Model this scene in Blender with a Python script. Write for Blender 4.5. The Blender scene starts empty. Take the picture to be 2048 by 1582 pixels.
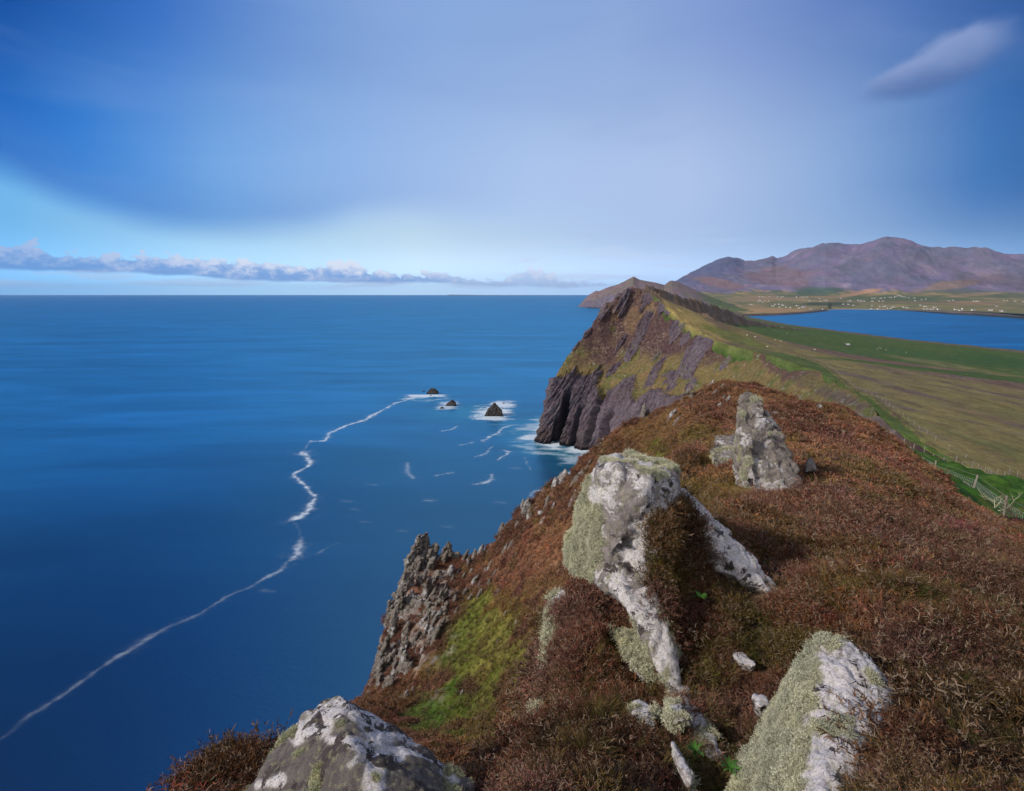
import bpy, bmesh, math, random
import numpy as np
from mathutils import Vector

random.seed(7)
RNG = np.random.default_rng(11)
SC = bpy.context.scene
COL = SC.collection
rad = math.radians

# ------------------------------------------------------------------ camera
EYE = 150.0                      # metres above the sea
FPX = 1118.0                     # focal length in photo pixels (photo is 2048 wide)
PITCH = math.atan((791 - 587.2) / FPX)
cam_d = bpy.data.cameras.new('camera')
cam = bpy.data.objects.new('camera', cam_d)
COL.objects.link(cam)
cam.location = (0, 0, EYE)
cam.rotation_euler = (math.pi / 2 - PITCH, 0, 0)
cam_d.sensor_width = 36
cam_d.lens = 36 * FPX / 2048
cam_d.clip_start = 0.05
cam_d.clip_end = 200000
SC.camera = cam

SUN_AZ = -112.0                   # degrees clockwise from straight ahead (+Y): behind, to the left
SUN_EL = 32.0
EXPOSURE = 0.40

# ------------------------------------------------------------------ node helper
class NT:
    def __init__(s, tree):
        s.t = tree; s.n = tree.nodes; s.l = tree.links
    def node(s, typ, **kw):
        n = s.n.new(typ)
        for k, v in kw.items():
            setattr(n, k, v)
        return n
    def put(s, sock, v):
        if v is None: return
        if isinstance(v, bpy.types.NodeSocket): s.l.new(v, sock)
        else:
            if hasattr(sock, 'default_value'):
                if isinstance(v, (tuple, list)) and len(v) == 3 and len(sock.default_value) == 4: v = tuple(v) + (1,)
                sock.default_value = v
    def math(s, op, a, b=None, c=None, clamp=False):
        n = s.node('ShaderNodeMath', operation=op, use_clamp=clamp)
        s.put(n.inputs[0], a); s.put(n.inputs[1], b); s.put(n.inputs[2], c)
        return n.outputs[0]
    def vmath(s, op, a, b=None, scale=None):
        n = s.node('ShaderNodeVectorMath', operation=op)
        s.put(n.inputs[0], a); s.put(n.inputs[1], b)
        if scale is not None: s.put(n.inputs['Scale'], scale)
        return n.outputs['Value' if op in ('LENGTH', 'DOT_PRODUCT', 'DISTANCE') else 'Vector']
    def smooth(s, x, a, b, lo=0.0, hi=1.0):
        n = s.node('ShaderNodeMapRange', interpolation_type='SMOOTHSTEP')
        s.put(n.inputs[0], x); s.put(n.inputs[1], a); s.put(n.inputs[2], b); s.put(n.inputs[3], lo); s.put(n.inputs[4], hi)
        return n.outputs[0]
    def mix(s, f, a, b, mode='MIX'):
        n = s.node('ShaderNodeMix', data_type='RGBA', blend_type=mode)
        s.put(n.inputs[0], f); s.put(n.inputs[6], a); s.put(n.inputs[7], b)
        return n.outputs[2]
    def noise(s, vec, scale, detail=4, rough=0.55, dist=0.0, color=False):
        n = s.node('ShaderNodeTexNoise')
        if vec is not None: s.put(n.inputs['Vector'], vec)
        s.put(n.inputs['Scale'], scale); s.put(n.inputs['Detail'], detail)
        s.put(n.inputs['Roughness'], rough); s.put(n.inputs['Distortion'], dist)
        return n.outputs['Color' if color else 'Fac']
    def ramp(s, x, stops, interp='LINEAR'):
        n = s.node('ShaderNodeValToRGB'); r = n.color_ramp; r.interpolation = interp
        while len(r.elements) < len(stops): r.elements.new(0.5)
        for e, (p, c) in zip(r.elements, stops):
            e.position = p; e.color = tuple(c) + (1,) if len(c) == 3 else c
        s.put(n.inputs[0], x)
        return n.outputs[0]
    def curve(s, x, pts):
        n = s.node('ShaderNodeFloatCurve'); c = n.mapping.curves[0]
        c.points[0].location = pts[0]; c.points[1].location = pts[-1]
        for p in pts[1:-1]: c.points.new(*p)
        n.mapping.update(); s.put(n.inputs['Value'], x)
        return n.outputs[0]
    def xyz(s, x, y, z):
        n = s.node('ShaderNodeCombineXYZ')
        s.put(n.inputs[0], x); s.put(n.inputs[1], y); s.put(n.inputs[2], z)
        return n.outputs[0]

def srgb(r, g, b):
    f = lambda c: (c / 255 / 12.92) if c <= 10.3 else ((c / 255 + 0.055) / 1.055) ** 2.4
    return (f(r), f(g), f(b))

# ------------------------------------------------------------------ sky
world = bpy.data.worlds.new('World'); SC.world = world; world.use_nodes = True
def build_world():
    w = NT(world.node_tree); w.n.clear()
    out = w.node('ShaderNodeOutputWorld'); bg = w.node('ShaderNodeBackground')
    sky = w.node('ShaderNodeTexSky', sky_type='NISHITA', sun_disc=False)
    sky.sun_elevation = rad(SUN_EL); sky.sun_rotation = rad(SUN_AZ)
    sky.altitude = 150; sky.air_density = 1.0; sky.dust_density = 0.6; sky.ozone_density = 2.5
    g = w.node('ShaderNodeTexCoord').outputs['Generated']
    d = w.vmath('NORMALIZE', g)
    sp = w.node('ShaderNodeSeparateXYZ'); w.put(sp.inputs[0], d)
    x, y, z = sp.outputs
    az = w.math('MULTIPLY', w.math('ARCTAN2', x, y), 57.29578)       # degrees, right positive
    el = w.math('MULTIPLY', w.math('ARCSINE', z), 57.29578)
    t = w.math('DIVIDE', w.math('ADD', az, 60), 120, clamp=True)      # 0..1 over -60..60 deg
    # --- cloud sheet overhead: colour changes softly, with lens corner darkening painted in
    zen = w.ramp(t, [(0.0, srgb(0, 50, 120)), (0.17, srgb(0, 66, 148)), (0.25, srgb(50, 108, 194)), (0.34, srgb(96, 144, 210)), (0.45, srgb(120, 163, 220)), (0.58, srgb(126, 163, 217)),
                     (0.68, srgb(94, 132, 200)), (0.77, srgb(54, 100, 174)), (0.84, srgb(26, 74, 146)), (1.0, srgb(16, 50, 110))])
    low = w.ramp(t, [(0.0, srgb(0, 80, 170)), (0.14, srgb(0, 96, 192)), (0.20, srgb(52, 130, 216)), (0.28, srgb(112, 168, 230)), (0.38, srgb(142, 186, 240)), (0.52, srgb(176, 205, 245)),
                     (0.64, srgb(178, 202, 240)), (0.74, srgb(134, 170, 218)), (0.82, srgb(66, 120, 186)), (0.87, srgb(38, 92, 160)), (1.0, srgb(30, 70, 130))])
    sheet = w.mix(w.smooth(el, 9, 24), low, zen)
    # darker belly just above the sheet's lower edge, left of centre
    edge = w.curve(t, [(0.0, 0.60), (0.146, 0.46), (0.20, 0.335), (0.27, 0.265), (0.33, 0.285), (0.40, 0.36), (0.47, 0.345), (0.53, 0.32), (0.60, 0.27), (0.70, 0.24), (1.0, 0.2)])
    edge = w.math('MULTIPLY', edge, 20)                              # degrees of elevation
    wob = w.noise(w.xyz(w.math('MULTIPLY', az, 0.05), w.math('MULTIPLY', el, 0.2), 3.1), 1.0, 3, 0.45)
    wisp = w.noise(w.xyz(w.math('MULTIPLY', az, 0.035), w.math('MULTIPLY', el, 0.16), 0.7), 1.0, 5, 0.5, 0.6)
    above = w.math('SUBTRACT', w.math('ADD', el, w.math('MULTIPLY', w.math('SUBTRACT', wob, 0.5), 1.6)), edge)
    belly = w.math('MULTIPLY', w.smooth(above, -0.5, 1.6), w.smooth(above, 6.5, 1.5))
    belly = w.math('MULTIPLY', belly, w.smooth(az, 0, -22))
    sheet = w.mix(w.math('MULTIPLY', belly, 0.26), sheet, srgb(92, 142, 204))
    sheet = w.mix(w.smooth(wisp, 0.45, 0.75, 0, 0.12), sheet, srgb(158, 188, 234))
    sheet = w.mix(w.smooth(wisp, 0.48, 0.28, 0, 0.14), sheet, srgb(84, 124, 196))
    sheet = w.mix(w.math('MULTIPLY', w.smooth(w.math('ABSOLUTE', w.math('SUBTRACT', az, 4)), 36, 12), 0.26), sheet, srgb(176, 188, 224))
    # --- the clear gap beneath
    br = w.smooth(el, 6.0, 0.3, 1.0, 1.6)
    gap = w.ramp(t, [(0.0, srgb(30, 140, 225)), (0.16, srgb(104, 186, 246)), (0.27, srgb(166, 216, 252)), (0.42, srgb(202, 230, 252)), (0.55, srgb(190, 216, 250)),
                     (0.64, srgb(176, 202, 242)), (0.76, srgb(146, 178, 224)), (0.87, srgb(84, 140, 200)), (1.0, srgb(60, 112, 176))])
    gap = w.mix(w.smooth(el, 3.5, 0.0, 0, 0.25), gap, srgb(140, 204, 252))
    gap = w.vmath('MULTIPLY', gap, w.xyz(br, br, br))
    air = w.mix(0.16, gap, w.vmath('MULTIPLY', sky.outputs[0], (0.10, 0.10, 0.10)))
    soft = w.math('ADD', 1.7, w.smooth(az, -25, 20, 0, 2.6))
    cov = w.smooth(above, w.math('MULTIPLY', soft, -0.8), w.math('MULTIPLY', soft, 1.1))
    c = w.mix(cov, air, sheet)
    # --- streaks of high cloud near the horizon, centre right
    st = w.noise(w.xyz(w.math('MULTIPLY', az, 0.10), w.math('MULTIPLY', el, 0.9), 5.0), 1.0, 6, 0.55, 0.4)
    stm = w.math('MULTIPLY', w.smooth(st, 0.50, 0.66), w.math('MULTIPLY', w.smooth(el, 0.2, 1.2), w.smooth(el, 6.5, 3.2)))
    stm = w.math('MULTIPLY', stm, w.math('MULTIPLY', w.smooth(az, -8, 6), w.smooth(az, 26, 17)))
    c = w.mix(w.math('MULTIPLY', stm, 0.6), c, srgb(206, 222, 250))
    # --- row of small cumulus above the horizon
    top = w.curve(t, [(0.0, 0.62), (0.146, 0.62), (0.165, 0.70), (0.185, 0.58), (0.23, 0.60), (0.30, 0.56), (0.345, 0.52), (0.362, 0.60), (0.385, 0.44), (0.45, 0.38), (0.49, 0.30), (0.515, 0.50), (0.54, 0.34), (0.6, 0.2), (1.0, 0.0)])
    bot = w.curve(t, [(0.0, 0.36), (0.146, 0.36), (0.22, 0.325), (0.30, 0.27), (0.36, 0.24), (0.45, 0.21), (0.54, 0.17), (0.6, 0.2), (1.0, 0.2)])
    cn = w.noise(w.xyz(w.math('MULTIPLY', az, 0.85), w.math('MULTIPLY', el, 1.3), 1.3), 1.0, 7, 0.62)
    cb = w.noise(w.xyz(w.math('MULTIPLY', az, 0.30), w.math('MULTIPLY', el, 0.3), 9.3), 1.0, 4, 0.5)
    topd = w.math('ADD', w.math('SUBTRACT', w.math('MULTIPLY', top, 6.0), 0.40), w.math('MULTIPLY', w.math('SUBTRACT', cn, 0.5), 3.4))
    botd = w.math('ADD', w.math('SUBTRACT', w.math('MULTIPLY', bot, 6.0), 0.35), w.math('MULTIPLY', w.math('SUBTRACT', cb, 0.5), 0.8))
    hgt = w.math('SUBTRACT', topd, el)
    cm = w.math('MULTIPLY', w.smooth(hgt, 0.0, 0.34), w.smooth(w.math('SUBTRACT', el, botd), -0.16, 0.16))
    rel = w.math('DIVIDE', w.math('SUBTRACT', el, botd), 2.0)
    shade = w.math('ADD', w.math('MULTIPLY', rel, 0.9), w.math('MULTIPLY', w.math('SUBTRACT', cn, 0.5), 2.8))
    cc = w.mix(w.smooth(shade, 0.0, 0.95), srgb(116, 162, 228), srgb(232, 238, 255))
    cc = w.mix(w.smooth(az, -20, -44, 0, 0.6), cc, srgb(92, 148, 218))
    cfar = w.mix(w.smooth(shade, 0.1, 0.9), srgb(176, 206, 246), srgb(228, 232, 252))
    cc = w.mix(w.smooth(az, -14, 2), cc, cfar)
    c = w.mix(w.math('MULTIPLY', cm, w.smooth(az, -12, 8, 0.9, 0.7)), c, cc)
    # warm low haze cloud beneath the row
    hz = w.noise(w.xyz(w.math('MULTIPLY', az, 0.16), w.math('MULTIPLY', el, 1.6), 4.0), 1.0, 4, 0.5)
    hm = w.math('MULTIPLY', w.smooth(hz, 0.45, 0.62), w.math('MULTIPLY', w.smooth(el, 0.25, 0.8), w.smooth(el, 2.4, 1.3)))
    c = w.mix(w.math('MULTIPLY', hm, w.smooth(az, 22, 8, 0, 0.45)), c, srgb(196, 212, 246))
    # --- lone soft grey cloud at upper right
    u = w.math('DIVIDE', w.math('SUBTRACT', az, 34.6), 4.7)
    v = w.math('SUBTRACT', el, w.math('ADD', 16.7, w.math('MULTIPLY', u, 1.0)))
    ln = w.noise(w.xyz(w.math('MULTIPLY', az, 0.22), w.math('MULTIPLY', el, 0.4), 7.7), 1.0, 4, 0.5)
    vv = w.math('DIVIDE', w.math('ADD', v, w.math('MULTIPLY', w.math('SUBTRACT', ln, 0.5), 2.2)), w.math('ADD', 1.9, w.math('MULTIPLY', u, 0.55)))
    rr = w.math('SQRT', w.math('ADD', w.math('MULTIPLY', u, u), w.math('MULTIPLY', vv, vv)))
    lm = w.smooth(w.math('ADD', rr, w.math('MULTIPLY', w.math('SUBTRACT', ln, 0.5), 0.5)), 1.15, 0.55)
    lc = w.mix(w.smooth(vv, -0.9, 0.7), srgb(82, 112, 168), srgb(140, 160, 206))
    c = w.mix(w.math('MULTIPLY', lm, 0.85), c, lc)
    # below the horizon (never seen, lights nothing much)
    c = w.mix(w.smooth(el, -0.5, -3), c, srgb(40, 90, 150))
    # behind the camera: unseen pale sky, added to set the fill on the land
    back = w.math('MULTIPLY', w.smooth(w.math('ABSOLUTE', az), 62, 100), w.smooth(el, -1, 4))
    c = w.mix(back, c, (0.62, 0.62, 0.66))
    w.put(bg.inputs[0], c); w.put(bg.inputs[1], 0.758)
    w.l.new(bg.outputs[0], out.inputs[0])
build_world()

sun_d = bpy.data.lights.new('sun', 'SUN'); sun = bpy.data.objects.new('sun', sun_d); COL.objects.link(sun)
sun_d.energy = 2.8; sun_d.angle = rad(5); sun_d.color = (1.0, 0.90, 0.78)
_d = Vector((math.sin(rad(SUN_AZ)) * math.cos(rad(SUN_EL)), math.cos(rad(SUN_AZ)) * math.cos(rad(SUN_EL)), math.sin(rad(SUN_EL))))
sun.rotation_euler = _d.to_track_quat('Z', 'Y').to_euler()
sun.location = (0, -50, 400)

vs = SC.view_settings
vs.view_transform = 'Standard'; vs.look = 'None'; vs.exposure = EXPOSURE; vs.gamma = 1.0
SC.cycles.max_bounces = 5; SC.cycles.diffuse_bounces = 2; SC.cycles.glossy_bounces = 2
SC.cycles.transparent_max_bounces = 6; SC.cycles.volume_bounces = 0
SC.cycles.use_denoising = True

# ------------------------------------------------------------------ numpy tools
CP, SP = math.cos(PITCH), math.sin(PITCH)
def P(px, py, Y):
    """world point seen at photo pixel (px, py), Y metres ahead"""
    px = np.asarray(px, float); py = np.asarray(py, float); Y = np.asarray(Y, float)
    a = (px - 1024) / FPX; b = -(py - 791) / FPX
    dy = CP + b * SP; dz = -SP + b * CP
    k = Y / dy
    return np.stack([a * k, Y + 0 * k, EYE + dz * k], -1)
def sea(px, py):
    b = -(np.asarray(py, float) - 791) / FPX
    dy = CP + b * SP; dz = -SP + b * CP
    k = -EYE / dz
    return np.stack([(np.asarray(px, float) - 1024) / FPX * k, dy * k], -1)
def to_px(p):
    X, Y, Z = p[..., 0], p[..., 1], p[..., 2] - EYE
    Yf = Y * CP - Z * SP; Zu = Y * SP + Z * CP
    Yf = np.maximum(Yf, 0.01)
    return 1024 + X / Yf * FPX, 791 - Zu / Yf * FPX

_perm = np.random.default_rng(3).permutation(256).astype(np.int32)
_perm = np.concatenate([_perm, _perm, _perm])
_gr = np.random.default_rng(5).normal(size=(256, 3)); _gr /= np.linalg.norm(_gr, axis=1)[:, None]
def perlin(p):
    p = np.asarray(p, float)
    i = np.floor(p).astype(np.int64); f = p - i; i &= 255
    u = f * f * f * (f * (f * 6 - 15) + 10)
    def g(dx, dy, dz):
        h = _perm[_perm[_perm[i[..., 0] + dx] + i[..., 1] + dy] + i[..., 2] + dz]
        gv = _gr[h]
        return gv[..., 0] * (f[..., 0] - dx) + gv[..., 1] * (f[..., 1] - dy) + gv[..., 2] * (f[..., 2] - dz)
    L = lambda a, b, t: a + t * (b - a)
    x0 = L(g(0, 0, 0), g(1, 0, 0), u[..., 0]); x1 = L(g(0, 1, 0), g(1, 1, 0), u[..., 0])
    x2 = L(g(0, 0, 1), g(1, 0, 1), u[..., 0]); x3 = L(g(0, 1, 1), g(1, 1, 1), u[..., 0])
    return L(L(x0, x1, u[..., 1]), L(x2, x3, u[..., 1]), u[..., 2]) * 1.6
def fbm(p, octs=4, gain=0.5, lac=2.03):
    a, s, o = 1.0, 0.0, 0.0
    q = np.array(p, float)
    for k in range(octs):
        s = s + a * perlin(q); o += a; a *= gain; q = q * lac + 17.3
    return s / o
def ridged(p, octs=4, gain=0.5, lac=2.1):
    a, s, o = 1.0, 0.0, 0.0
    q = np.array(p, float)
    for k in range(octs):
        s = s + a * (1 - 2 * np.abs(perlin(q))); o += a; a *= gain; q = q * lac + 11.7
    return s / o
def sst(x, a, b):
    t = np.clip((x - a) / (b - a), 0, 1); return t * t * (3 - 2 * t)
def lerp(a, b, t):
    return a + (b - a) * t
def mixc(c, d, t):
    return c + (np.asarray(d, float) - c) * t[..., None]
def grid_normals(p):
    du = np.gradient(p, axis=0); dv = np.gradient(p, axis=1)
    n = np.cross(du, dv); n /= np.linalg.norm(n, axis=-1)[..., None] + 1e-12
    return n
def catmull(pts, n):
    """resample axis 0 of pts to n samples with a Catmull-Rom spline"""
    pts = np.asarray(pts, float); m = len(pts)
    q = np.concatenate([[2 * pts[0] - pts[1]], pts, [2 * pts[-1] - pts[-2]]])
    if np.ndim(n) == 0: t = np.linspace(0, m - 1, n)
    else: t = np.asarray(n)
    i = np.minimum(t.astype(int), m - 2); f = t - i
    f = f.reshape((-1,) + (1,) * (pts.ndim - 1))
    a, b, c, d = q[i], q[i + 1], q[i + 2], q[i + 3]
    return 0.5 * (2 * b + (c - a) * f + (2 * a - 5 * b + 4 * c - d) * f ** 2 + (3 * b - a - 3 * c + d) * f ** 3)
def seg_dist(xy, poly):
    """distance, signed side and parameter of the closest point of a polyline"""
    best = np.full(xy.shape[:-1], 1e18); side = np.zeros_like(best); par = np.zeros_like(best)
    for k in range(len(poly) - 1):
        a, b = poly[k], poly[k + 1]; ab = b - a; L2 = ab @ ab
        t = np.clip(((xy - a) @ ab) / L2, 0, 1)
        q = xy - (a + t[..., None] * ab); d = np.hypot(q[..., 0], q[..., 1])
        s = ab[0] * (xy[..., 1] - a[1]) - ab[1] * (xy[..., 0] - a[0])
        m = d < best
        best = np.where(m, d, best); side = np.where(m, s, side); par = np.where(m, k + t, par)
    return best, side, par
def tps_fit(xy, v, lam=1e-4):
    n = len(xy); r = np.linalg.norm(xy[:, None] - xy[None], axis=-1)
    K = np.where(r > 0, r * r * np.log(r + 1e-12), 0) + lam * np.eye(n)
    Pm = np.c_[np.ones(n), xy]; A = np.zeros((n + 3, n + 3)); A[:n, :n] = K; A[:n, n:] = Pm; A[n:, :n] = Pm.T
    w = np.linalg.solve(A, np.r_[v, 0, 0, 0])
    def f(q):
        sh = q.shape[:-1]; q = q.reshape(-1, 2); out = np.empty(len(q))
        for i in range(0, len(q), 50000):
            c = q[i:i + 50000]; rr = np.linalg.norm(c[:, None] - xy[None], axis=-1)
            out[i:i + 50000] = (rr * rr * np.log(rr + 1e-12)) @ w[:n] + w[n] + c @ w[n + 1:]
        return out.reshape(sh)
    return f

# ------------------------------------------------------------------ mesh / object tools
def new_mesh(name, v, f, smooth=True):
    v = np.ascontiguousarray(v, np.float32).reshape(-1, 3)
    me = bpy.data.meshes.new(name)
    if isinstance(f, np.ndarray):
        k = f.shape[1]; n = len(f)
        me.vertices.add(len(v)); me.vertices.foreach_set('co', v.ravel())
        me.loops.add(n * k); me.loops.foreach_set('vertex_index', f.astype(np.int32).ravel())
        me.polygons.add(n); me.polygons.foreach_set('loop_start', np.arange(0, n * k, k, dtype=np.int32))
    else:
        me.from_pydata([tuple(map(float, c)) for c in v], [], f)
    me.update(calc_edges=True)
    me.polygons.foreach_set('use_smooth', np.full(len(me.polygons), smooth))
    return me
def grid_faces(a, b):
    i = np.arange(a - 1)[:, None] * b + np.arange(b - 1)[None]
    i = i.ravel()
    return np.stack([i, i + 1, i + b + 1, i + b], 1)
def set_col(me, name, c):
    c = np.asarray(c, np.float32).reshape(-1, 3)
    at = me.attributes.new(name, 'FLOAT_COLOR', 'POINT')
    at.data.foreach_set('color', np.c_[np.clip(c, 0, 1), np.ones(len(c))].astype(np.float32).ravel())
def set_float(me, name, c):
    at = me.attributes.new(name, 'FLOAT', 'POINT')
    at.data.foreach_set('value', np.asarray(c, np.float32).ravel())
def tag(o, label=None, cat=None, group=None, kind=None):
    if label: o['label'] = label
    if cat: o['category'] = cat
    if group: o['group'] = group
    if kind: o['kind'] = kind
    return o
def link(name, me, mat=None, parent=None):
    o = bpy.data.objects.new(name, me); COL.objects.link(o)
    if mat:
        for m in (mat if isinstance(mat, (list, tuple)) else [mat]): me.materials.append(m)
    if parent: o.parent = parent
    return o
def grid_obj(name, p, mat, col=None, floats=None):
    me = new_mesh(name, p.reshape(-1, 3), grid_faces(*p.shape[:2]))
    if col is not None: set_col(me, 'Col', col)
    for k, v in (floats or {}).items(): set_float(me, k, v)
    o = link(name, me, mat)
    return o
def up_faces(p):
    """flip a grid so that its normals look up"""
    n = grid_normals(p[::7, ::7])
    return p if n[..., 2].mean() > 0 else p[::-1]

# ------------------------------------------------------------------ materials
def mat_new(name):
    m = bpy.data.materials.new(name); m.use_nodes = True
    t = NT(m.node_tree); t.n.clear()
    out = t.node('ShaderNodeOutputMaterial'); b = t.node('ShaderNodeBsdfPrincipled')
    t.l.new(b.outputs[0], out.inputs[0])
    b.inputs['Specular IOR Level'].default_value = 0.2
    b.inputs['Roughness'].default_value = 0.9
    return m, t, b
def attr(t, name, typ='GEOMETRY', out='Color'):
    n = t.node('ShaderNodeAttribute', attribute_name=name, attribute_type=typ)
    return n.outputs[out]
def pos(t):
    return t.node('ShaderNodeNewGeometry').outputs['Position']
def terrain_mat(name, scale, var=0.5, bump=0.6, bumpd=1.0, scale2=None, spec=0.15, stretch=None, warm=0.35):
    """soil and plants: the colour painted per vertex, broken up by fine noise"""
    m, t, b = mat_new(name)
    c = attr(t, 'Col'); p = pos(t)
    if stretch: p = t.vmath('MULTIPLY', p, stretch)
    n1 = t.noise(p, scale, 6, 0.7); n2 = t.noise(p, scale2 or scale * 7, 4, 0.7)
    k = t.math('ADD', t.smooth(n1, 0.28, 0.72, 1 - var, 1 + var), t.smooth(n2, 0.25, 0.75, -var * 0.7, var * 0.7))
    c = t.vmath('MULTIPLY', c, t.xyz(k, k, k))
    hue = t.noise(p, scale * 0.6, 3, 0.6)
    c = t.mix(t.smooth(hue, 0.35, 0.7, 0, warm), c, t.vmath('MULTIPLY', c, (1.25, 0.95, 0.8)))
    t.put(b.inputs['Base Color'], c); b.inputs['Specular IOR Level'].default_value = spec
    bp = t.node('ShaderNodeBump'); bp.inputs['Strength'].default_value = bump; bp.inputs['Distance'].default_value = bumpd
    t.put(bp.inputs['Height'], t.math('ADD', n1, t.math('MULTIPLY', n2, 0.4)))
    t.l.new(bp.outputs[0], b.inputs['Normal'])
    return m
def simple_mat(name, col, rough=0.8, scale=20, var=0.25, bump=0.2, bd=0.01):
    m, t, b = mat_new(name)
    n = t.noise(t.node('ShaderNodeTexCoord').outputs['Object'], scale, 5, 0.65)
    k = t.smooth(n, 0.3, 0.7, 1 - var, 1 + var)
    t.put(b.inputs['Base Color'], t.vmath('MULTIPLY', tuple(col), t.xyz(k, k, k))); b.inputs['Roughness'].default_value = rough
    bp = t.node('ShaderNodeBump'); bp.inputs['Strength'].default_value = bump; bp.inputs['Distance'].default_value = bd
    t.put(bp.inputs['Height'], n); t.l.new(bp.outputs[0], b.inputs['Normal'])
    return m

# ================================================================== WATER
def make_sea():
    def axis(lo, hi, step, ends, n):
        core = np.arange(lo, hi + step, step)
        out = [core]
        a = lo - np.geomspace(step, lo - ends[0], n)[::-1]; b = hi + np.geomspace(step, ends[1] - hi, n)
        return np.concatenate([a, core, b])
    xs = axis(-300, 70, 1.0, (-70000, 70000), 60); ys = axis(120, 800, 1.25, (-3000, 60000), 60)
    X, Y = np.meshgrid(xs, ys, indexing='ij')
    xy = np.stack([X, Y], -1)
    foam = np.zeros_like(X); turq = np.zeros_like(X)
    q3 = np.stack([X * 0.08, Y * 0.08, X * 0], -1)
    core = (X > -320) & (X < 120) & (Y > 100) & (Y < 830)
    cxy = xy[core]; cq = q3[core]
    wx = fbm(cq, 4) * 2.4; wy = fbm(cq + 31, 4) * 2.4
    wxy = cxy + np.stack([wx, wy], -1)
    n1 = fbm(np.stack([cxy[:, 0] * 0.09, cxy[:, 1] * 0.11, 0 * wx], -1), 5)
    n2 = fbm(np.stack([cxy[:, 0] * 0.30, cxy[:, 1] * 0.36, 0 * wx + 5], -1), 4)
    n3 = fbm(np.stack([cxy[:, 0] * 0.030, cxy[:, 1] * 0.075, 0 * wx + 9], -1), 6, 0.6)
    f = np.zeros(len(cxy)); tq = np.zeros(len(cxy))
    def streak(pts, w, s=1.0):
        nonlocal f
        pl = sea([p[0] for p in pts], [p[1] for p in pts])
        ww = np.interp  # widths in photo pixels turned into metres
        d, _, par = seg_dist(wxy, pl)
        Yl = np.interp(par, np.arange(len(pl)), pl[:, 1])
        wv = np.interp(par, np.linspace(0, len(pl) - 1, len(w)), w) * Yl / FPX
        sv = np.interp(par, np.linspace(0, len(pl) - 1, len(w)), s if np.ndim(s) else np.full(len(w), s))
        k = np.exp(-(d / (wv * (0.50 + 0.35 * n1))) ** 2) + 0.28 * np.exp(-(d / (wv * 1.5)) ** 2) * sst(n1 + n2, -0.2, 0.4)
        f = np.maximum(f, sv * np.clip(k * (0.80 + 0.7 * n1 + 0.8 * n2), 0, 1))
    streak([(0, 1478), (60, 1430), (130, 1388), (200, 1335), (270, 1292), (340, 1252), (400, 1228)], [8, 9, 11, 13, 14, 12, 7], [0.16, 0.20, 0.30, 0.36, 0.42, 0.36, 0.25])
    streak([(400, 1228), (450, 1196), (510, 1168), (560, 1140), (585, 1118), (600, 1095), (602, 1076)], [9, 9, 8, 9, 15, 16, 10], [0.28, 0.36, 0.36, 0.5, 0.7, 0.65, 0.3])
    streak([(580, 1040), (606, 1032), (622, 1012), (630, 995), (615, 975), (600, 962), (585, 950), (612, 936), (622, 922), (604, 905)], [12, 16, 10, 7, 6, 6, 7, 6, 8, 14], 0.85)
    streak([(622, 882), (650, 882), (660, 866), (690, 852), (730, 840), (745, 830)], [4, 5, 8, 8, 9, 9], 0.9)
    streak([(745, 830), (775, 815), (790, 806), (815, 800), (830, 792)], [5, 5, 5, 6, 9], 0.8)
    streak([(602, 1076), (598, 1060), (584, 1042)], [5, 4, 6], 0.22)
    streak([(604, 905), (612, 893), (622, 883)], [6, 4, 4], 0.25)
    streak([(815, 925), (815, 940), (824, 957)], [5, 7, 12], 0.4)
    streak([(872, 951), (905, 945)], [8, 5], 0.45)
    streak([(855, 1000), (868, 1001)], [9, 9], 0.35)
    streak([(945, 969), (965, 967), (978, 962), (985, 950)], [6, 8, 12, 5], 0.65)
    streak([(995, 920), (1010, 910), (1018, 903), (1005, 900)], [5, 6, 8, 4], 0.7)
    streak([(950, 914), (970, 908), (985, 892)], [5, 5, 3], 0.45)
    streak([(886, 862), (905, 858), (915, 852)], [5, 6, 4], 0.6)
    streak([(966, 882), (975, 876), (995, 866), (1005, 856), (1025, 850)], [10, 5, 7, 5, 4], 0.75)
    streak([(920, 890), (945, 885)], [4, 6], 0.5)
    streak([(1062, 990), (1072, 982), (1102, 976)], [12, 9, 5], 0.7)
    streak([(1050, 915), (1056, 930), (1062, 940)], [3, 3, 3], 0.35)
    streak([(640, 1104), (655, 1094), (675, 1086)], [9, 6, 3], 0.28)
    for bx, by in ((742, 968), (710, 1018), (735, 1042), (805, 1062), (890, 1052), (535, 1180), (690, 1000), (1000, 1004), (1060, 905), (1030, 935)):
        streak([(bx - 9, by), (bx + 9, by + 2)], [8, 8], 0.16)
    streak([(1130, 689), (1150, 688)], [5, 6], 0.8)
    # swash round the three stacks and along the cliff
    def swash(px, py, rx, ry, s=1.0):
        nonlocal f
        rx *= 1.2; ry *= 1.25
        c = sea(px, py); k = c[1] / FPX; kk = c[1] ** 2 / EYE / FPX
        r = np.hypot((cxy[:, 0] - c[0]) / (rx * k), (cxy[:, 1] - c[1]) / (ry * kk))
        f = np.maximum(f, s * np.clip(sst(r + n3 * 1.1 + n2 * 0.35, 1.15, 0.45), 0, 1))
    swash(862, 786, 38, 11, 0.95); swash(838, 788, 26, 8, 0.9); swash(898, 807, 22, 6, 0.7); swash(893, 816, 20, 5, 0.7)
    swash(990, 824, 34, 13, 0.95); swash(1004, 810, 26, 9, 0.9); swash(985, 835, 36, 6, 0.9)
    shore = sea([1096, 1082, 1090, 1108, 1128, 1150, 1172, 1188, 1205, 1230], [846, 862, 880, 893, 886, 896, 906, 915, 932, 950])
    d, sd, par = seg_dist(cxy, shore)
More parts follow.
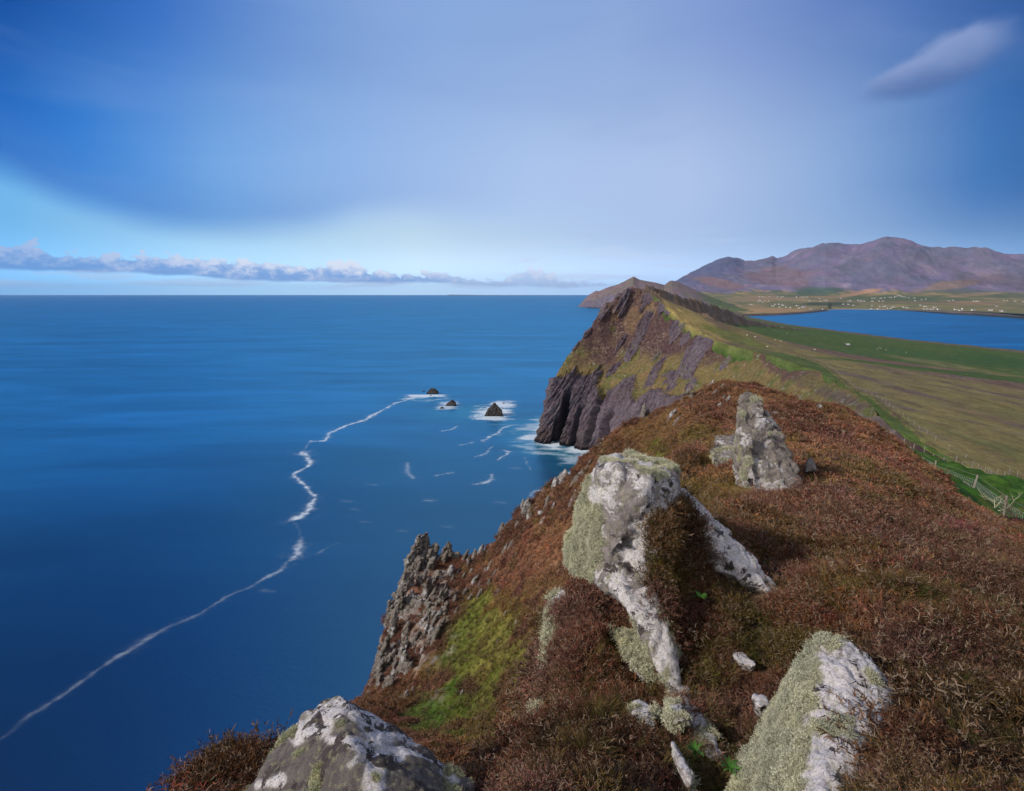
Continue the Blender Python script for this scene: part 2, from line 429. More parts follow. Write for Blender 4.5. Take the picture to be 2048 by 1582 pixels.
    f = np.maximum(f, 0.95 * sst(d + n3 * 22 + n2 * 5, 15, 3) )
    f = np.maximum(f, 0.55 * sst(d + n3 * 60 + n2 * 6, 34, 8))
    swash(1068, 874, 30, 7, 0.9); swash(1066, 855, 22, 10, 0.55); swash(1150, 903, 26, 5, 0.8)
    tq = 0.75 * sst(d + n3 * 25, 60, 6)
    for px, py, rx, ry, s in ((940, 826, 120, 22, 0.55), (1130, 905, 60, 16, 1.0), (850, 796, 60, 12, 0.5), (1040, 850, 90, 22, 0.4)):
        c = sea(px, py); k = c[1] / FPX; kk = c[1] ** 2 / EYE / FPX
        r = np.hypot((cxy[:, 0] - c[0]) / (rx * k), (cxy[:, 1] - c[1]) / (ry * kk))
        tq = np.maximum(tq, s * sst(r + n3 * 0.8, 1.1, 0.2))
    foam[core] = f; turq[core] = tq
    p = np.stack([X, Y, np.zeros_like(X)], -1)
    m, t, b = mat_new('sea_water')
    fo = attr(t, 'foam', out='Fac'); tu = attr(t, 'turq', out='Fac')
    P_ = pos(t)
    dk = t.noise(t.vmath('MULTIPLY', P_, (0.0016, 0.006, 0)), 1.0, 5, 0.6)
    str_ = t.noise(t.vmath('MULTIPLY', P_, (0.004, 0.022, 0)), 1.0, 6, 0.6, 0.5)
    fine = t.noise(t.vmath('MULTIPLY', P_, (0.15, 0.5, 0)), 1.0, 5, 0.7)
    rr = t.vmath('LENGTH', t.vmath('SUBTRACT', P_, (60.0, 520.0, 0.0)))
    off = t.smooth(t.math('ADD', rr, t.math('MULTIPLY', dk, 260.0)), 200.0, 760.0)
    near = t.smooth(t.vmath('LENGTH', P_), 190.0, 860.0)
    base = t.mix(near, (0.000, 0.005, 0.012), (0.011, 0.112, 0.305))  # water darkened towards the viewpoint: lens and reflection falloff painted into the colour
    gust = t.noise(t.vmath('MULTIPLY', P_, (0.0022, 0.0075, 0)), 1.0, 7, 0.68, 1.2)
    km = t.math('ADD', t.smooth(dk, 0.3, 0.7, 0.86, 1.14), t.math('ADD', t.smooth(gust, 0.34, 0.68, -0.20, 0.26), t.math('ADD', t.smooth(str_, 0.4, 0.75, -0.08, 0.20), t.smooth(fine, 0.25, 0.75, -0.16, 0.18))))
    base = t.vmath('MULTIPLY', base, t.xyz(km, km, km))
    base = t.mix(t.math('MULTIPLY', tu, 0.8), base, (0.02, 0.20, 0.30))
    fb = t.noise(t.vmath('MULTIPLY', P_, (0.30, 0.42, 0)), 1.0, 6, 0.75, 1.0)
    fo = t.math('MULTIPLY', fo, t.smooth(t.math('ADD', fb, t.math('MULTIPLY', fo, 0.35)), 0.40, 0.72, 0.35, 1.0))
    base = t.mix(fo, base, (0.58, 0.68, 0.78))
    t.n.remove(b); out = [n for n in t.n if n.type == 'OUTPUT_MATERIAL'][0]
    df = t.node('ShaderNodeBsdfDiffuse'); gl = t.node('ShaderNodeBsdfAnisotropic'); mx = t.node('ShaderNodeMixShader'); fr = t.node('ShaderNodeFresnel')
    fr.inputs['IOR'].default_value = 1.333
    t.put(df.inputs['Color'], base); t.put(gl.inputs['Color'], (0.34, 0.76, 0.95)); gl.inputs['Roughness'].default_value = 0.30
    fac = t.math('MULTIPLY', t.math('MINIMUM', t.math('MULTIPLY', fr.outputs[0], 0.85), 0.30), t.math('SUBTRACT', 1.0, fo, clamp=True))
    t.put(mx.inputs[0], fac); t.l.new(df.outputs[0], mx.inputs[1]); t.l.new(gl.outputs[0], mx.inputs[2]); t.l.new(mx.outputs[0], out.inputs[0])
    w1 = t.noise(t.vmath('MULTIPLY', P_, (0.35, 0.8, 0)), 1.0, 4, 0.6)
    bp = t.node('ShaderNodeBump'); bp.inputs['Strength'].default_value = 0.35; bp.inputs['Distance'].default_value = 0.5
    t.put(bp.inputs['Height'], t.math('ADD', t.math('MULTIPLY', w1, 0.6), t.math('MULTIPLY', str_, 2.0)))
    [t.l.new(bp.outputs[0], q_.inputs['Normal']) for q_ in (df, gl, fr)]
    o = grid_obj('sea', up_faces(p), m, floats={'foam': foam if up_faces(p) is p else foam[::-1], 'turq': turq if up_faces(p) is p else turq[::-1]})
    tag(o, kind='structure')
make_sea()

# colours that recur (linear albedo)
C_HEATH = np.array([0.095, 0.045, 0.034]); C_PURPLE = np.array([0.105, 0.062, 0.060]); C_STRAW = np.array([0.26, 0.17, 0.075])
C_OLIVE = np.array([0.115, 0.105, 0.028]); C_GREEN = np.array([0.060, 0.115, 0.018]); C_BRIGHT = np.array([0.035, 0.135, 0.012])
C_ROCK = np.array([0.17, 0.145, 0.15]); C_ROCKD = np.array([0.075, 0.062, 0.070]); C_RED = np.array([0.15, 0.058, 0.033])

def blobs(c, px, py, nz, lst):
    """patches of other plant cover, and some painted corner darkening: (px, py, rx, ry, tilt, colour, strength)"""
    for bx, by, rx, ry, ang, colr, s in lst:
        rx *= 1.15; ry *= 1.15; a = rad(ang); dx = px - bx; dy = py - by
        u = (dx * math.cos(a) + dy * math.sin(a)) / rx; v = (-dx * math.sin(a) + dy * math.cos(a)) / ry
        r = np.hypot(u, v) + nz * 0.9
        c = mixc(c, colr, s * sst(r, 1.15, 0.6))
    return c

# ================================================================== FAR MOUNTAINS AND PLAIN
FAR_COLS = np.array([1330, 1353, 1365, 1380, 1400, 1420, 1440, 1455, 1470, 1487, 1505, 1525, 1536, 1543, 1552, 1570, 1585, 1600, 1620, 1640, 1660, 1690, 1720, 1745,
                     1765, 1785, 1805, 1825, 1850, 1880, 1905, 1930, 1945, 1962, 2000, 2048, 2120, 2200, 2320.0])
FAR_CREST = np.array([575, 566, 557, 549, 539, 528, 519, 516, 518, 526, 524, 519, 516, 514, 518, 512, 506, 500, 497, 492, 490, 489, 488, 482, 478, 477, 480, 486, 495, 498, 498.5, 500, 497, 501, 508, 513, 521, 530, 545.0])
def shore_py(px):
    return np.interp(px, [1330, 1500, 1560, 1600, 1640, 1657, 1662, 1700, 1790, 1850, 1900, 1950, 2048, 2150, 2320], [634, 632.5, 630.5, 628, 624, 621.6, 619, 618.4, 620, 624.5, 628.5, 631, 637.5, 645, 660])
def make_far():
    cols = np.linspace(1300, 2320, 620)
    crest = np.interp(cols, FAR_COLS, FAR_CREST)
    sh = shore_py(cols)
    Ysh = sea(cols, sh)[:, 1]
    cY = np.interp(cols, [1300, 1455, 1543, 1650, 1785, 2000, 2320], [11800, 11800, 11500, 10200, 9800, 9000, 8200])
    midf = np.interp(cols, [1300, 1400, 1480, 1600, 1785, 1900, 2050, 2320], [0.6, 0.55, 0.50, 0.45, 0.50, 0.42, 0.5, 0.5])
    rows = []
    def row(py, Y): rows.append(P(cols, py, Y))
    r0 = P(cols, sh, Ysh); r0[:, 2] = -6; r0[:, 1] -= 15; rows.append(r0)
    ch = np.interp(cols, [1300, 1500, 1650, 1665, 1780, 1850, 1950, 2320], [7, 9, 12, 1, 1, 12, 24, 24])
    r1 = P(cols, sh, Ysh); r1[:, 2] = ch; r1[:, 1] += 12; rows.append(r1)
    r2 = r1.copy(); r2[:, 1] += 180; r2[:, 0] *= (r2[:, 1] / r1[:, 1]); r2[:, 2] += 6; rows.append(r2)
    row(np.full_like(cols, 610.0), np.maximum(5600, Ysh + 600)); row(np.full_like(cols, 602.0), np.full_like(cols, 6500.)); row(np.full_like(cols, 593.0), np.full_like(cols, 7400.))
    foot = np.interp(cols, [1300, 1500, 1700, 1900, 2048, 2320], [583, 583, 583, 580, 576, 575])
    row(foot, lerp(7400, cY, 0.27))
    row(lerp(foot, crest, midf), lerp(7400, cY, 0.60)); row(lerp(foot, crest, 0.86), lerp(7400, cY, 0.86)); row(crest, cY)
    rb = P(cols, crest, cY); rb[:, 1] += 900; rb[:, 2] -= 190; rows.append(rb)
    rb = rb.copy(); rb[:, 1] += 2500; rb[:, 2] = 0; rows.append(rb)
    v = np.array(rows)                                          # (rows, cols, 3)
    p = catmull(v, 330).transpose(1, 0, 2)                      # (cols, rows, 3)
    tt = np.linspace(0, len(rows) - 1, 330)[None, :] + 0 * p[..., 0]
    m = sst(tt, 5.0, 6.6) * sst(tt, 9.35, 8.6)
    q = np.stack([p[..., 0] / 900, p[..., 1] / 900, 0 * p[..., 0]], -1)
    rg = ridged(q + 0.25 * fbm(q * 1.5, 3)[..., None], 5, 0.5)
    p[..., 2] += m * (rg - 0.25) * 80 + m * fbm(q * 5, 4) * 22
    p[..., 2] += sst(tt, 2, 3) * (1 - m) * fbm(q * 2.2, 4) * 5
    p[..., 2] += sst(tt, 8.6, 9) * sst(tt, 10, 9) * fbm(q * 6 + 4, 4) * 10
    px, py = to_px(p)
    nz = fbm(np.stack([p[..., 0] / 500, p[..., 1] / 800, 0 * px], -1), 5)
    nf = fbm(np.stack([p[..., 0] / 130, p[..., 1] / 260, 0 * px + 3], -1), 5)
    c = np.zeros(p.shape) + np.array([0.120, 0.120, 0.050])          # pasture
    c = mixc(c, (0.23, 0.17, 0.085), sst(nf + nz * 0.6, 0.02, 0.32) * 0.9)
    c = mixc(c, (0.045, 0.085, 0.035), sst(-nf + nz * 0.4, 0.10, 0.4) * 0.8)
    hill = np.array([0.115, 0.086, 0.108])
    hc = np.zeros(p.shape) + hill
    hc = mixc(hc, (0.165, 0.118, 0.120), sst(nz + nf * 0.5, 0.05, 0.4)); hc = mixc(hc, (0.080, 0.072, 0.080), sst(-nz + nf * 0.6, 0.05, 0.45))
    hc = mixc(hc, (0.075, 0.08, 0.085), sst(rg, 0.35, 0.75) * 0.5 * (p[..., 2] > 300))
    lim = 584 - nz * 16
    hc = mixc(hc, (0.060, 0.062, 0.085), sst(px + (py - 540) * 1.2, 1500, 1440) * sst(py, 575, 560) * 0.8)  # cloud shadow on the left dome, painted in as darker blue
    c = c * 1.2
    hc = hc * np.array([0.88, 1.0, 1.34])  # blue and paleness of distant haze painted into the mountain colour
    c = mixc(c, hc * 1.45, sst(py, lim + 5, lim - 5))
    c = blobs(c, px, py, nz, [(1560, 622, 95, 7, 4, (0.30, 0.20, 0.095), 0.9), (1440, 606, 55, 5, 8, (0.20, 0.16, 0.08), 0.7), (1720, 586, 46, 4, -10, (0.36, 0.22, 0.13), 0.9), (1640, 593, 36, 4, 0, (0.26, 0.18, 0.1), 0.7),
                              (1850, 604, 180, 3.2, 1, (0.25, 0.155, 0.085), 0.75), (1560, 597, 80, 3.5, 3, (0.26, 0.19, 0.11), 0.8), (1500, 600, 50, 3, 0, (0.24, 0.18, 0.1), 0.7),
                              (1640, 583, 60, 8, -6, (0.05, 0.10, 0.055), 0.8), (1800, 597, 110, 9, 0, (0.055, 0.10, 0.04), 0.7), (1660, 608, 60, 3, 0, (0.035, 0.05, 0.03), 0.8), (1960, 587, 90, 7, 4, (0.06, 0.09, 0.045), 0.6),
                              (1900, 571, 70, 7, -9, (0.22, 0.155, 0.095), 0.7), (1940, 590, 60, 3, -4, (0.27, 0.19, 0.11), 0.6), (1720, 619, 65, 1.6, 0, (0.42, 0.36, 0.24), 0.9), (2000, 560, 90, 16, 6, (0.085, 0.07, 0.07), 0.5),
                              (1440, 565, 60, 8, 10, (0.21, 0.12, 0.09), 0.6), (1560, 555, 70, 18, 0, (0.185, 0.115, 0.10), 0.5)])
    # rocky shore cliff
    c = mixc(c, (0.10, 0.09, 0.09), sst(tt, 2.1, 1.2) * ((px < 1655) | (px > 1800)))
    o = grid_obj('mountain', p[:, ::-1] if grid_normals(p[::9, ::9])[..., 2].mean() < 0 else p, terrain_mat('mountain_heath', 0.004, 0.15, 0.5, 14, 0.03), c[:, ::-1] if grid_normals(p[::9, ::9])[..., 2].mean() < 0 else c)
    tag(o, kind='structure')
    return p
FAR = make_far()

def far_z(px, py):
    """closest vertex of the far land to a photo pixel"""
    qx, qy = to_px(FAR); d = (qx - px) ** 2 + ((qy - py) * 3) ** 2
    k = np.unravel_index(np.argmin(np.where(FAR[..., 1] < 9000, d, 1e9)), d.shape)
    return FAR[k]

def make_far_headland():
    cx = np.array([1100, 1140, 1157, 1166, 1176, 1191.5, 1198, 1217, 1237, 1256, 1266.5, 1278, 1310, 1328, 1338, 1344, 1356, 1371, 1388, 1405, 1425, 1445, 1480, 1520.])
    cy = np.array([640, 625, 613, 602, 592, 582, 583, 575, 569, 559, 553.5, 560, 566, 571, 563, 561.5, 565, 572.5, 580, 588, 596, 604, 612, 618.])
    cols = np.linspace(1150, 1500, 420)
    crest = np.interp(cols, cx, cy)
    base = np.interp(cols, [1150, 1157, 1173, 1198, 1222, 1300, 1500], [613.5, 613.6, 615.5, 617, 618.5, 622, 630])
    crest = np.minimum(crest, base - 0.4)
    Yb = sea(cols, base)[:, 1]
    Yc = Yb + np.interp(cols, [1150, 1160, 1266, 1344, 1500], [60, 150, 1000, 1300, 1800])
    r = []
    a = P(cols, base, Yb); a[:, 2] = -8; r.append(a)
    a = P(cols, lerp(base, crest, 0.30), Yb + (Yc - Yb) * 0.06); r.append(a)
    a = P(cols, lerp(base, crest, 0.62), Yb + (Yc - Yb) * 0.25); r.append(a)
    a = P(cols, lerp(base, crest, 0.86), Yb + (Yc - Yb) * 0.65); r.append(a)
    a = P(cols, crest, Yc); r.append(a)
    a = a.copy(); a[:, 1] += 260; a[:, 2] = np.maximum(a[:, 2] - 130, -8); r.append(a)
    a = a.copy(); a[:, 1] += 500; a[:, 2] = -8; r.append(a)
    p = catmull(np.array(r), 150).transpose(1, 0, 2)
    tt = np.linspace(0, 6, 150)[None] + 0 * p[..., 0]
    q = p / 110
    fl = ridged(np.stack([(p[..., 0] + 0.45 * p[..., 2]) / 95, p[..., 1] / 500, p[..., 2] / 600], -1), 4)
    p[..., 1] -= sst(tt, 0, 0.4) * sst(tt, 2.9, 1.6) * fl * 80
    p[..., 2] += sst(tt, 0.5, 1.5) * sst(tt, 4, 3.6) * fbm(q, 4) * 12 + sst(tt, 3.8, 4) * sst(tt, 5, 4) * fbm(q * 2.5, 4) * 5
    px, py = to_px(p)
    nz = fbm(p / 160, 5)
    c = np.zeros(p.shape) + np.array([0.165, 0.120, 0.125])
    c = mixc(c, (0.13, 0.125, 0.085), sst(nz, 0.0, 0.35)); c = mixc(c, (0.125, 0.105, 0.135), sst(tt + nz, 2.3, 1.7))
    c = mixc(c, (0.085, 0.11, 0.04), sst(px + nz * 20, 1385, 1430))
    flip = grid_normals(p[::9, ::9])[..., 2].mean() < 0
    o = grid_obj('far_headland', p[:, ::-1] if flip else p, terrain_mat('far_headland_heath', 0.02, 0.3, 0.6, 6, 0.1), c[:, ::-1] if flip else c)
    tag(o, kind='structure')
    # low island on the horizon
    xs = np.linspace(-5200, 3900, 120); h = np.interp(xs, [-5200, -5100, -4000, -1000, 1500, 3900], [0, 150, 120, 60, 40, 0]) + 15 * fbm(np.stack([xs / 400, 0 * xs, 0 * xs], -1), 3)
    h = h * 0.45
    p = np.array([np.stack([xs, xs * 0 + 45000, xs * 0 - 5], -1), np.stack([xs, xs * 0 + 45500, np.maximum(h, 0)], -1), np.stack([xs, xs * 0 + 46500, np.maximum(h, 0)], -1), np.stack([xs, xs * 0 + 47000, xs * 0 - 5], -1)]).transpose(1, 0, 2)
    o = grid_obj('distant_island', p, bpy.data.materials['far_headland_heath'], np.zeros(p.shape) + 0.09)
    tag(o, kind='structure')
make_far_headland()

# ================================================================== MIDDLE HEADLAND (lofted from the sea to its crest)
SECT = [
 [(1076, 882, 562), (1088, 848, 566), (1101, 800, 570), (1111, 762, 576), (1127, 724, 584), (1163, 678, 596), (1203, 628, 610), (1238, 597, 620), (1268, 577, 625)],
 [(1120, 890, 548), (1128, 850, 553), (1140, 800, 558), (1155, 765, 566), (1185, 725, 576), (1215, 690, 588), (1245, 645, 602), (1272, 605, 610), (1290, 583, 612)],
 [(1165, 902, 527), (1172, 860, 532), (1185, 815, 540), (1205, 775, 548), (1240, 738, 558), (1270, 700, 568), (1298, 660, 578), (1312, 628, 584), (1322, 606, 582)],
 [(1215, 932, 474), (1222, 890, 480), (1240, 840, 490), (1265, 795, 500), (1295, 755, 512), (1325, 715, 524), (1350, 685, 534), (1364, 662, 536), (1374, 650, 528)],
 [(1290, 985, 408), (1300, 930, 418), (1315, 870, 430), (1335, 815, 442), (1360, 775, 453), (1385, 745, 462), (1408, 715, 468), (1426, 697, 464), (1440, 688, 452)],
 [(1340, 1040, 360), (1360, 980, 365), (1380, 900, 372), (1410, 840, 380), (1440, 797, 388), (1465, 765, 392), (1487, 737, 394), (1505, 716, 392), (1520, 706, 382)],
 [(1400, 1130, 295), (1430, 1050, 300), (1470, 940, 308), (1500, 860, 315), (1530, 817, 319), (1557, 787, 319), (1585, 765, 317), (1613, 750, 311), (1640, 746, 300)],
 [(1450, 1280, 230), (1480, 1150, 232), (1540, 1000, 236), (1590, 900, 239), (1620, 852, 238), (1650, 825, 234), (1678, 807, 228), (1702, 797, 219), (1725, 798, 205)],
 [(1420, 1500, 160), (1480, 1300, 162), (1560, 1100, 165), (1620, 980, 165), (1660, 922, 163), (1700, 892, 160), (1740, 875, 157), (1775, 866, 152), (1800, 868, 145)]]
def headland_controls():
    S = []
    for s in SECT:
        a = np.array(s, float); w = P(a[:, 0], a[:, 1], a[:, 2]); w[0, 2] = -6; S.append(w)
    first = S[0] + np.array([55, 60, 0]); first[:, 2] *= 0.85; first[0, 2] = -6
    ff = first + np.array([90, 60, 0]); ff[:, 2] *= 0.7; ff[0, 2] = -6
    last = S[-1] + np.array([-4, -65, -6])
    return np.array([ff, first] + S + [last])
HC = headland_controls()
T_STR = np.array([0.50, 0.10, 0.86]); N_STR = np.array([0.80, -0.25, -0.45]); N_STR /= np.linalg.norm(N_STR)
def make_headland():
    nu, nv = 1150, 560
    # finer columns where the face is seen
    u = np.concatenate([np.linspace(0, 2, 90, endpoint=False), np.linspace(2, 7.5, 860, endpoint=False), np.linspace(7.5, len(HC) - 1, 200)])
    nu = len(u)
    p = catmull(HC, u)
    p = catmull(p.transpose(1, 0, 2), nv).transpose(1, 0, 2)
    V = np.linspace(0, 8, nv)[None] + 0 * p[..., 0]; U = u[:, None] + 0 * V
    n = grid_normals(p); 
    if n[..., 2].mean() < 0: n = -n
    s = p @ N_STR; l = p @ T_STR; w = p[..., 1]
    # strata coordinates: quick across the beds, slow along them
    big = ridged(np.stack([s / 15, l / 150, w / 130], -1), 3, 0.45)
    med = ridged(np.stack([s / 5.0, l / 42, w / 60], -1), 4, 0.55)
    fin = ridged(np.stack([s / 2.0, l / 12, w / 26], -1), 4, 0.6)
    lum = fbm(p / 38, 5)
    # where bare rock shows: sea cliff below, ribs above
    px, py = to_px(p)
    ribn = fbm(np.stack([s / 26, l / 75, w / 80], -1) + 3, 4)
    cl = np.interp(px, [1070, 1110, 1160, 1250, 1330, 1400, 1450, 1520, 1800], [750, 748, 762, 775, 800, 822, 850, 900, 1000])
    cliff = sst(py + ribn * 60 + fin * 10, cl - 8, cl + 18)
    rib = sst(ribn + 0.12 * med, 0.20, 0.34)
    def region(bx, by, rx, ry, ang):
        a = rad(ang); dx = px - bx; dy = py - by
        uu = (dx * math.cos(a) + dy * math.sin(a)) / rx; vv = (-dx * math.sin(a) + dy * math.cos(a)) / ry
        return sst(np.hypot(uu, vv) + 0.9 * ribn + 0.35 * med + 0.25 * fin + 0.5 * lum, 1.0, 0.75)
    for args in ((1290, 645, 48, 13, -66), (1270, 698, 45, 14, -62), (1372, 678, 30, 16, -55), (1420, 688, 16, 9, -60), (1240, 690, 34, 6, -58), (1313, 745, 55, 13, -58), (1225, 742, 26, 9, -45),
                 (1450, 728, 42, 7, -58), (1204, 630, 30, 7, -60), (1222, 605, 20, 7, -60), (1240, 594, 12, 6, -50), (1404, 700, 24, 8, -60), (1262, 586, 16, 6, 0), (1175, 665, 20, 5, -55), (1152, 690, 16, 4, -55)):
        rib = np.maximum(rib, region(*args))
    rock = np.clip(np.maximum(cliff, rib * 0.95), 0, 1)
    fade = sst(V, 0, 0.25)
    disp = rock * (med * 2.8 + fin * 2.6 - 0.6) + cliff * (big * 4.5) + lum * 5 + (1 - rock) * fbm(p / 4, 4) * 0.8
    # sea caves and gullies: deep clefts with a flat left wall
    cleft = np.zeros_like(V)
    for bx, by, w_, h_, dep in ((1128, 838, 9, 60, 20), (1157, 856, 6, 46, 14), (1193, 846, 9, 75, 17), (1218, 870, 9, 50, 16), (1110, 862, 5, 30, 8), (1178, 880, 5, 30, 9)):
        xx = px - (bx + (by - py) * 0.22) + ribn * 8
        k = sst(np.abs(xx) / w_ + 0.15 * fin, 1.2, 0.55) * sst(np.abs(py - by - 8) / h_, 1.15, 0.6)
        cleft = np.maximum(cleft, k * dep)
    disp -= cleft * 1.7
    crestfade = sst(V, 8, 7.2)
    p = p + n * (disp * fade * (0.25 + 0.75 * crestfade))[..., None]
    # crest roughness, the same on both sides of the crest
    p[..., 2] += sst(V, 6.8, 8) * crest_noise(p[..., 0], p[..., 1])
    # colours
    nz = fbm(p / 14, 5); nb = fbm(p / 45 + 9, 4); nf = fbm(p / 2.5, 4)
    c = np.zeros(p.shape) + np.array([0.100, 0.060, 0.054])                       # heather
    c = mixc(c, (0.160, 0.108, 0.080), sst(nz + nf * 0.7, 0.0, 0.4) * 0.8); c = mixc(c, (0.055, 0.036, 0.036), sst(-nf + nz * 0.3, 0.1, 0.4) * 0.6)
    g = np.clip(sst(py + nb * 60 + nz * 22, 690, 735) * sst(py + nz * 30, 905, 850), 0, 1)
    grass = np.zeros(p.shape) + np.array([0.195, 0.150, 0.058]); grass = mixc(grass, (0.115, 0.125, 0.035), sst(nz + 0.4 * nf, 0.0, 0.35)); grass = mixc(grass, (0.24, 0.155, 0.08), sst(-nz + nf * 0.4, 0.15, 0.4) * 0.8)
    c = mixc(c, grass, g * 0.95)
    c = blobs(c, px, py, nz, [(1265, 640, 15, 30, 25, (0.21, 0.135, 0.075), 0.75), (1230, 632, 10, 16, 20, (0.24, 0.15, 0.08), 0.6), (1226, 657, 6, 5, 0, (0.13, 0.13, 0.035), 0.8), (1300, 620, 12, 20, 30, (0.22, 0.15, 0.075), 0.6),
                              (1268, 710, 9, 22, 30, (0.16, 0.15, 0.045), 0.8), (1425, 760, 34, 22, -20, (0.20, 0.155, 0.055), 0.8), (1350, 735, 26, 20, 0, (0.185, 0.15, 0.055), 0.7),
                              (1580, 740, 60, 22, 25, (0.115, 0.072, 0.058), 0.9), (1640, 770, 40, 12, 15, (0.15, 0.13, 0.05), 0.7), (1690, 800, 60, 12, 20, (0.115, 0.085, 0.075), 0.7), (1760, 860, 60, 20, 20, (0.105, 0.075, 0.078), 0.85),
                              (1560, 790, 60, 18, 10, (0.17, 0.135, 0.05), 0.8), (1740, 835, 40, 6, 12, (0.18, 0.15, 0.145), 0.6)])
    rk = np.zeros(p.shape) + np.array([0.150, 0.115, 0.122]); rk = mixc(rk, (0.21, 0.175, 0.165), sst(med * 0.4 + fin * 0.5 + nz * 0.5, 0.1, 0.75)); rk = mixc(rk, (0.085, 0.066, 0.078), sst(-fin * 0.6 - med * 0.4 + nf * .3, -0.1, 0.5) * 0.7)
    rk = mixc(rk, (0.14, 0.10, 0.085), sst(nb, 0.0, 0.35) * 0.5)
    rk = mixc(rk, (0.19, 0.19, 0.10), sst(nz, 0.18, 0.4) * sst(py, 800, 760) * 0.6)
    rk = mixc(rk, (0.12, 0.088, 0.060), sst(p[..., 2], 22, 8) * 0.6); rk = mixc(rk, (0.028, 0.024, 0.028), sst(p[..., 2] + nf * 2, 4.5, 1.5))
    stri = ridged(np.stack([s / 1.1, l / 30, w / 40], -1), 3, 0.6)
    rk = rk * (0.62 + 0.34 * stri)[..., None] * np.array([0.92, 0.90, 1.06])
    c = mixc(c, rk, sst(rock, 0.35, 0.75))
    scree = sst(nf + 0.3 * nz, 0.30, 0.45) * (1 - rock) * sst(py, 600, 640)
    c = mixc(c, (0.27, 0.235, 0.215), scree * 0.7)
    c = c * (0.82 + 0.30 * nf)[..., None] * np.array([0.88, 0.90, 0.98])
    flip = grid_normals(p[::9, ::9])[..., 2].mean() < 0
    o = grid_obj('headland', p[:, ::-1] if flip else p, terrain_mat('headland_ground', 0.35, 0.30, 0.7, 0.9, 1.6), c[:, ::-1] if flip else c)
    tag(o, kind='structure')
    return p
def crest_noise(x, y):
    q = np.stack([x / 9, y / 9, 0 * x], -1)
    return (ridged(q, 4, 0.55) - 0.2) * np.interp(y, [200, 400, 550, 640, 5000], [0.8, 1.2, 2.6, 3.0, 1.0])
HL = make_headland()

# ================================================================== PLATEAU SLOPING TO THE BAY
CRX = HC[:, -1, 0]; CRY = HC[:, -1, 1]; CRZ = HC[:, -1, 2]
_o = np.argsort(CRY)
def crest_at(Y):
    ys = np.r_[CRY[_o][:-2], 640, 700, 780, 900, 1100, 2000, 5200]
    xs = np.r_[CRX[_o][:-2], 150, 175, 190, 215, 262, 480, 1300]
    zs = np.r_[CRZ[_o][:-2], 148, 122, 120, 132, 120, 60, 25]
    return np.interp(Y, ys, xs), np.interp(Y, ys, zs)
SPUR = P([1268, 1290, 1345, 1400, 1440, 1500, 1560, 1610], [577, 571, 588, 603, 615, 640, 654, 661], [1000, 960, 1010, 1090, 1180, 1330, 1550, 1800])
def plateau_z(X, Y):
    cx, cz = crest_at(Y)
    s = X - cx
    W = np.interp(Y, [0, 1300, 1700, 2500, 3500, 5200], [1265, 1250, 1200, 1240, 1440, 2100]) - cx
    w = np.clip(s / W, 0, 1)
    z = 15 + 95 * (1 - w) ** 1.6
    z = z + (cz - 110) * np.exp(-(np.maximum(s, 0) / 110) ** 1.3) * np.interp(Y, [0, 900, 1200], [1, 1, 0.4])
    z = np.where(s < 0, cz + s * 9.0, z)
    d, sd, par = seg_dist(np.stack([X, Y], -1), SPUR[:, :2])
    zr = np.interp(par, np.arange(len(SPUR)), SPUR[:, 2])
    rough = 1 + 0.5 * fbm(np.stack([X / 40, Y / 60, 0 * X], -1), 4)
    zz = zr - d * np.where(sd > 0, 0.5, 1.15) * rough
    k = 6.0
    z = np.where(s > -40, k * np.logaddexp(z / k, zz / k), z)
    z = z - 60 * sst(w, 0.985, 1.0) * (s > 0)
    return z, s, w, zz
def on_moor(px, py):
    Ys = np.geomspace(110, 3000, 900); w = P(np.full(900, float(px)), np.full(900, float(py)), Ys); z, s, ww, zz = plateau_z(w[:, 0], w[:, 1])
    k = np.argmax(w[:, 2] < z); q = w[k].copy(); q[2] = z[k]; return q
BANK = np.array([on_moor(px, py) for px, py in ((1330, 612), (1362, 636), (1392, 658), (1440, 684), (1500, 699), (1560, 706), (1600, 714), (1640, 727), (1655, 738), (1670, 750), (1684, 762), (1698, 776), (1712, 783), (1728, 790), (1745, 798), (1762, 812), (1780, 826), (1800, 842), (1822, 860), (1846, 878), (1872, 896), (1900, 912), (1940, 945), (2000, 1000))])
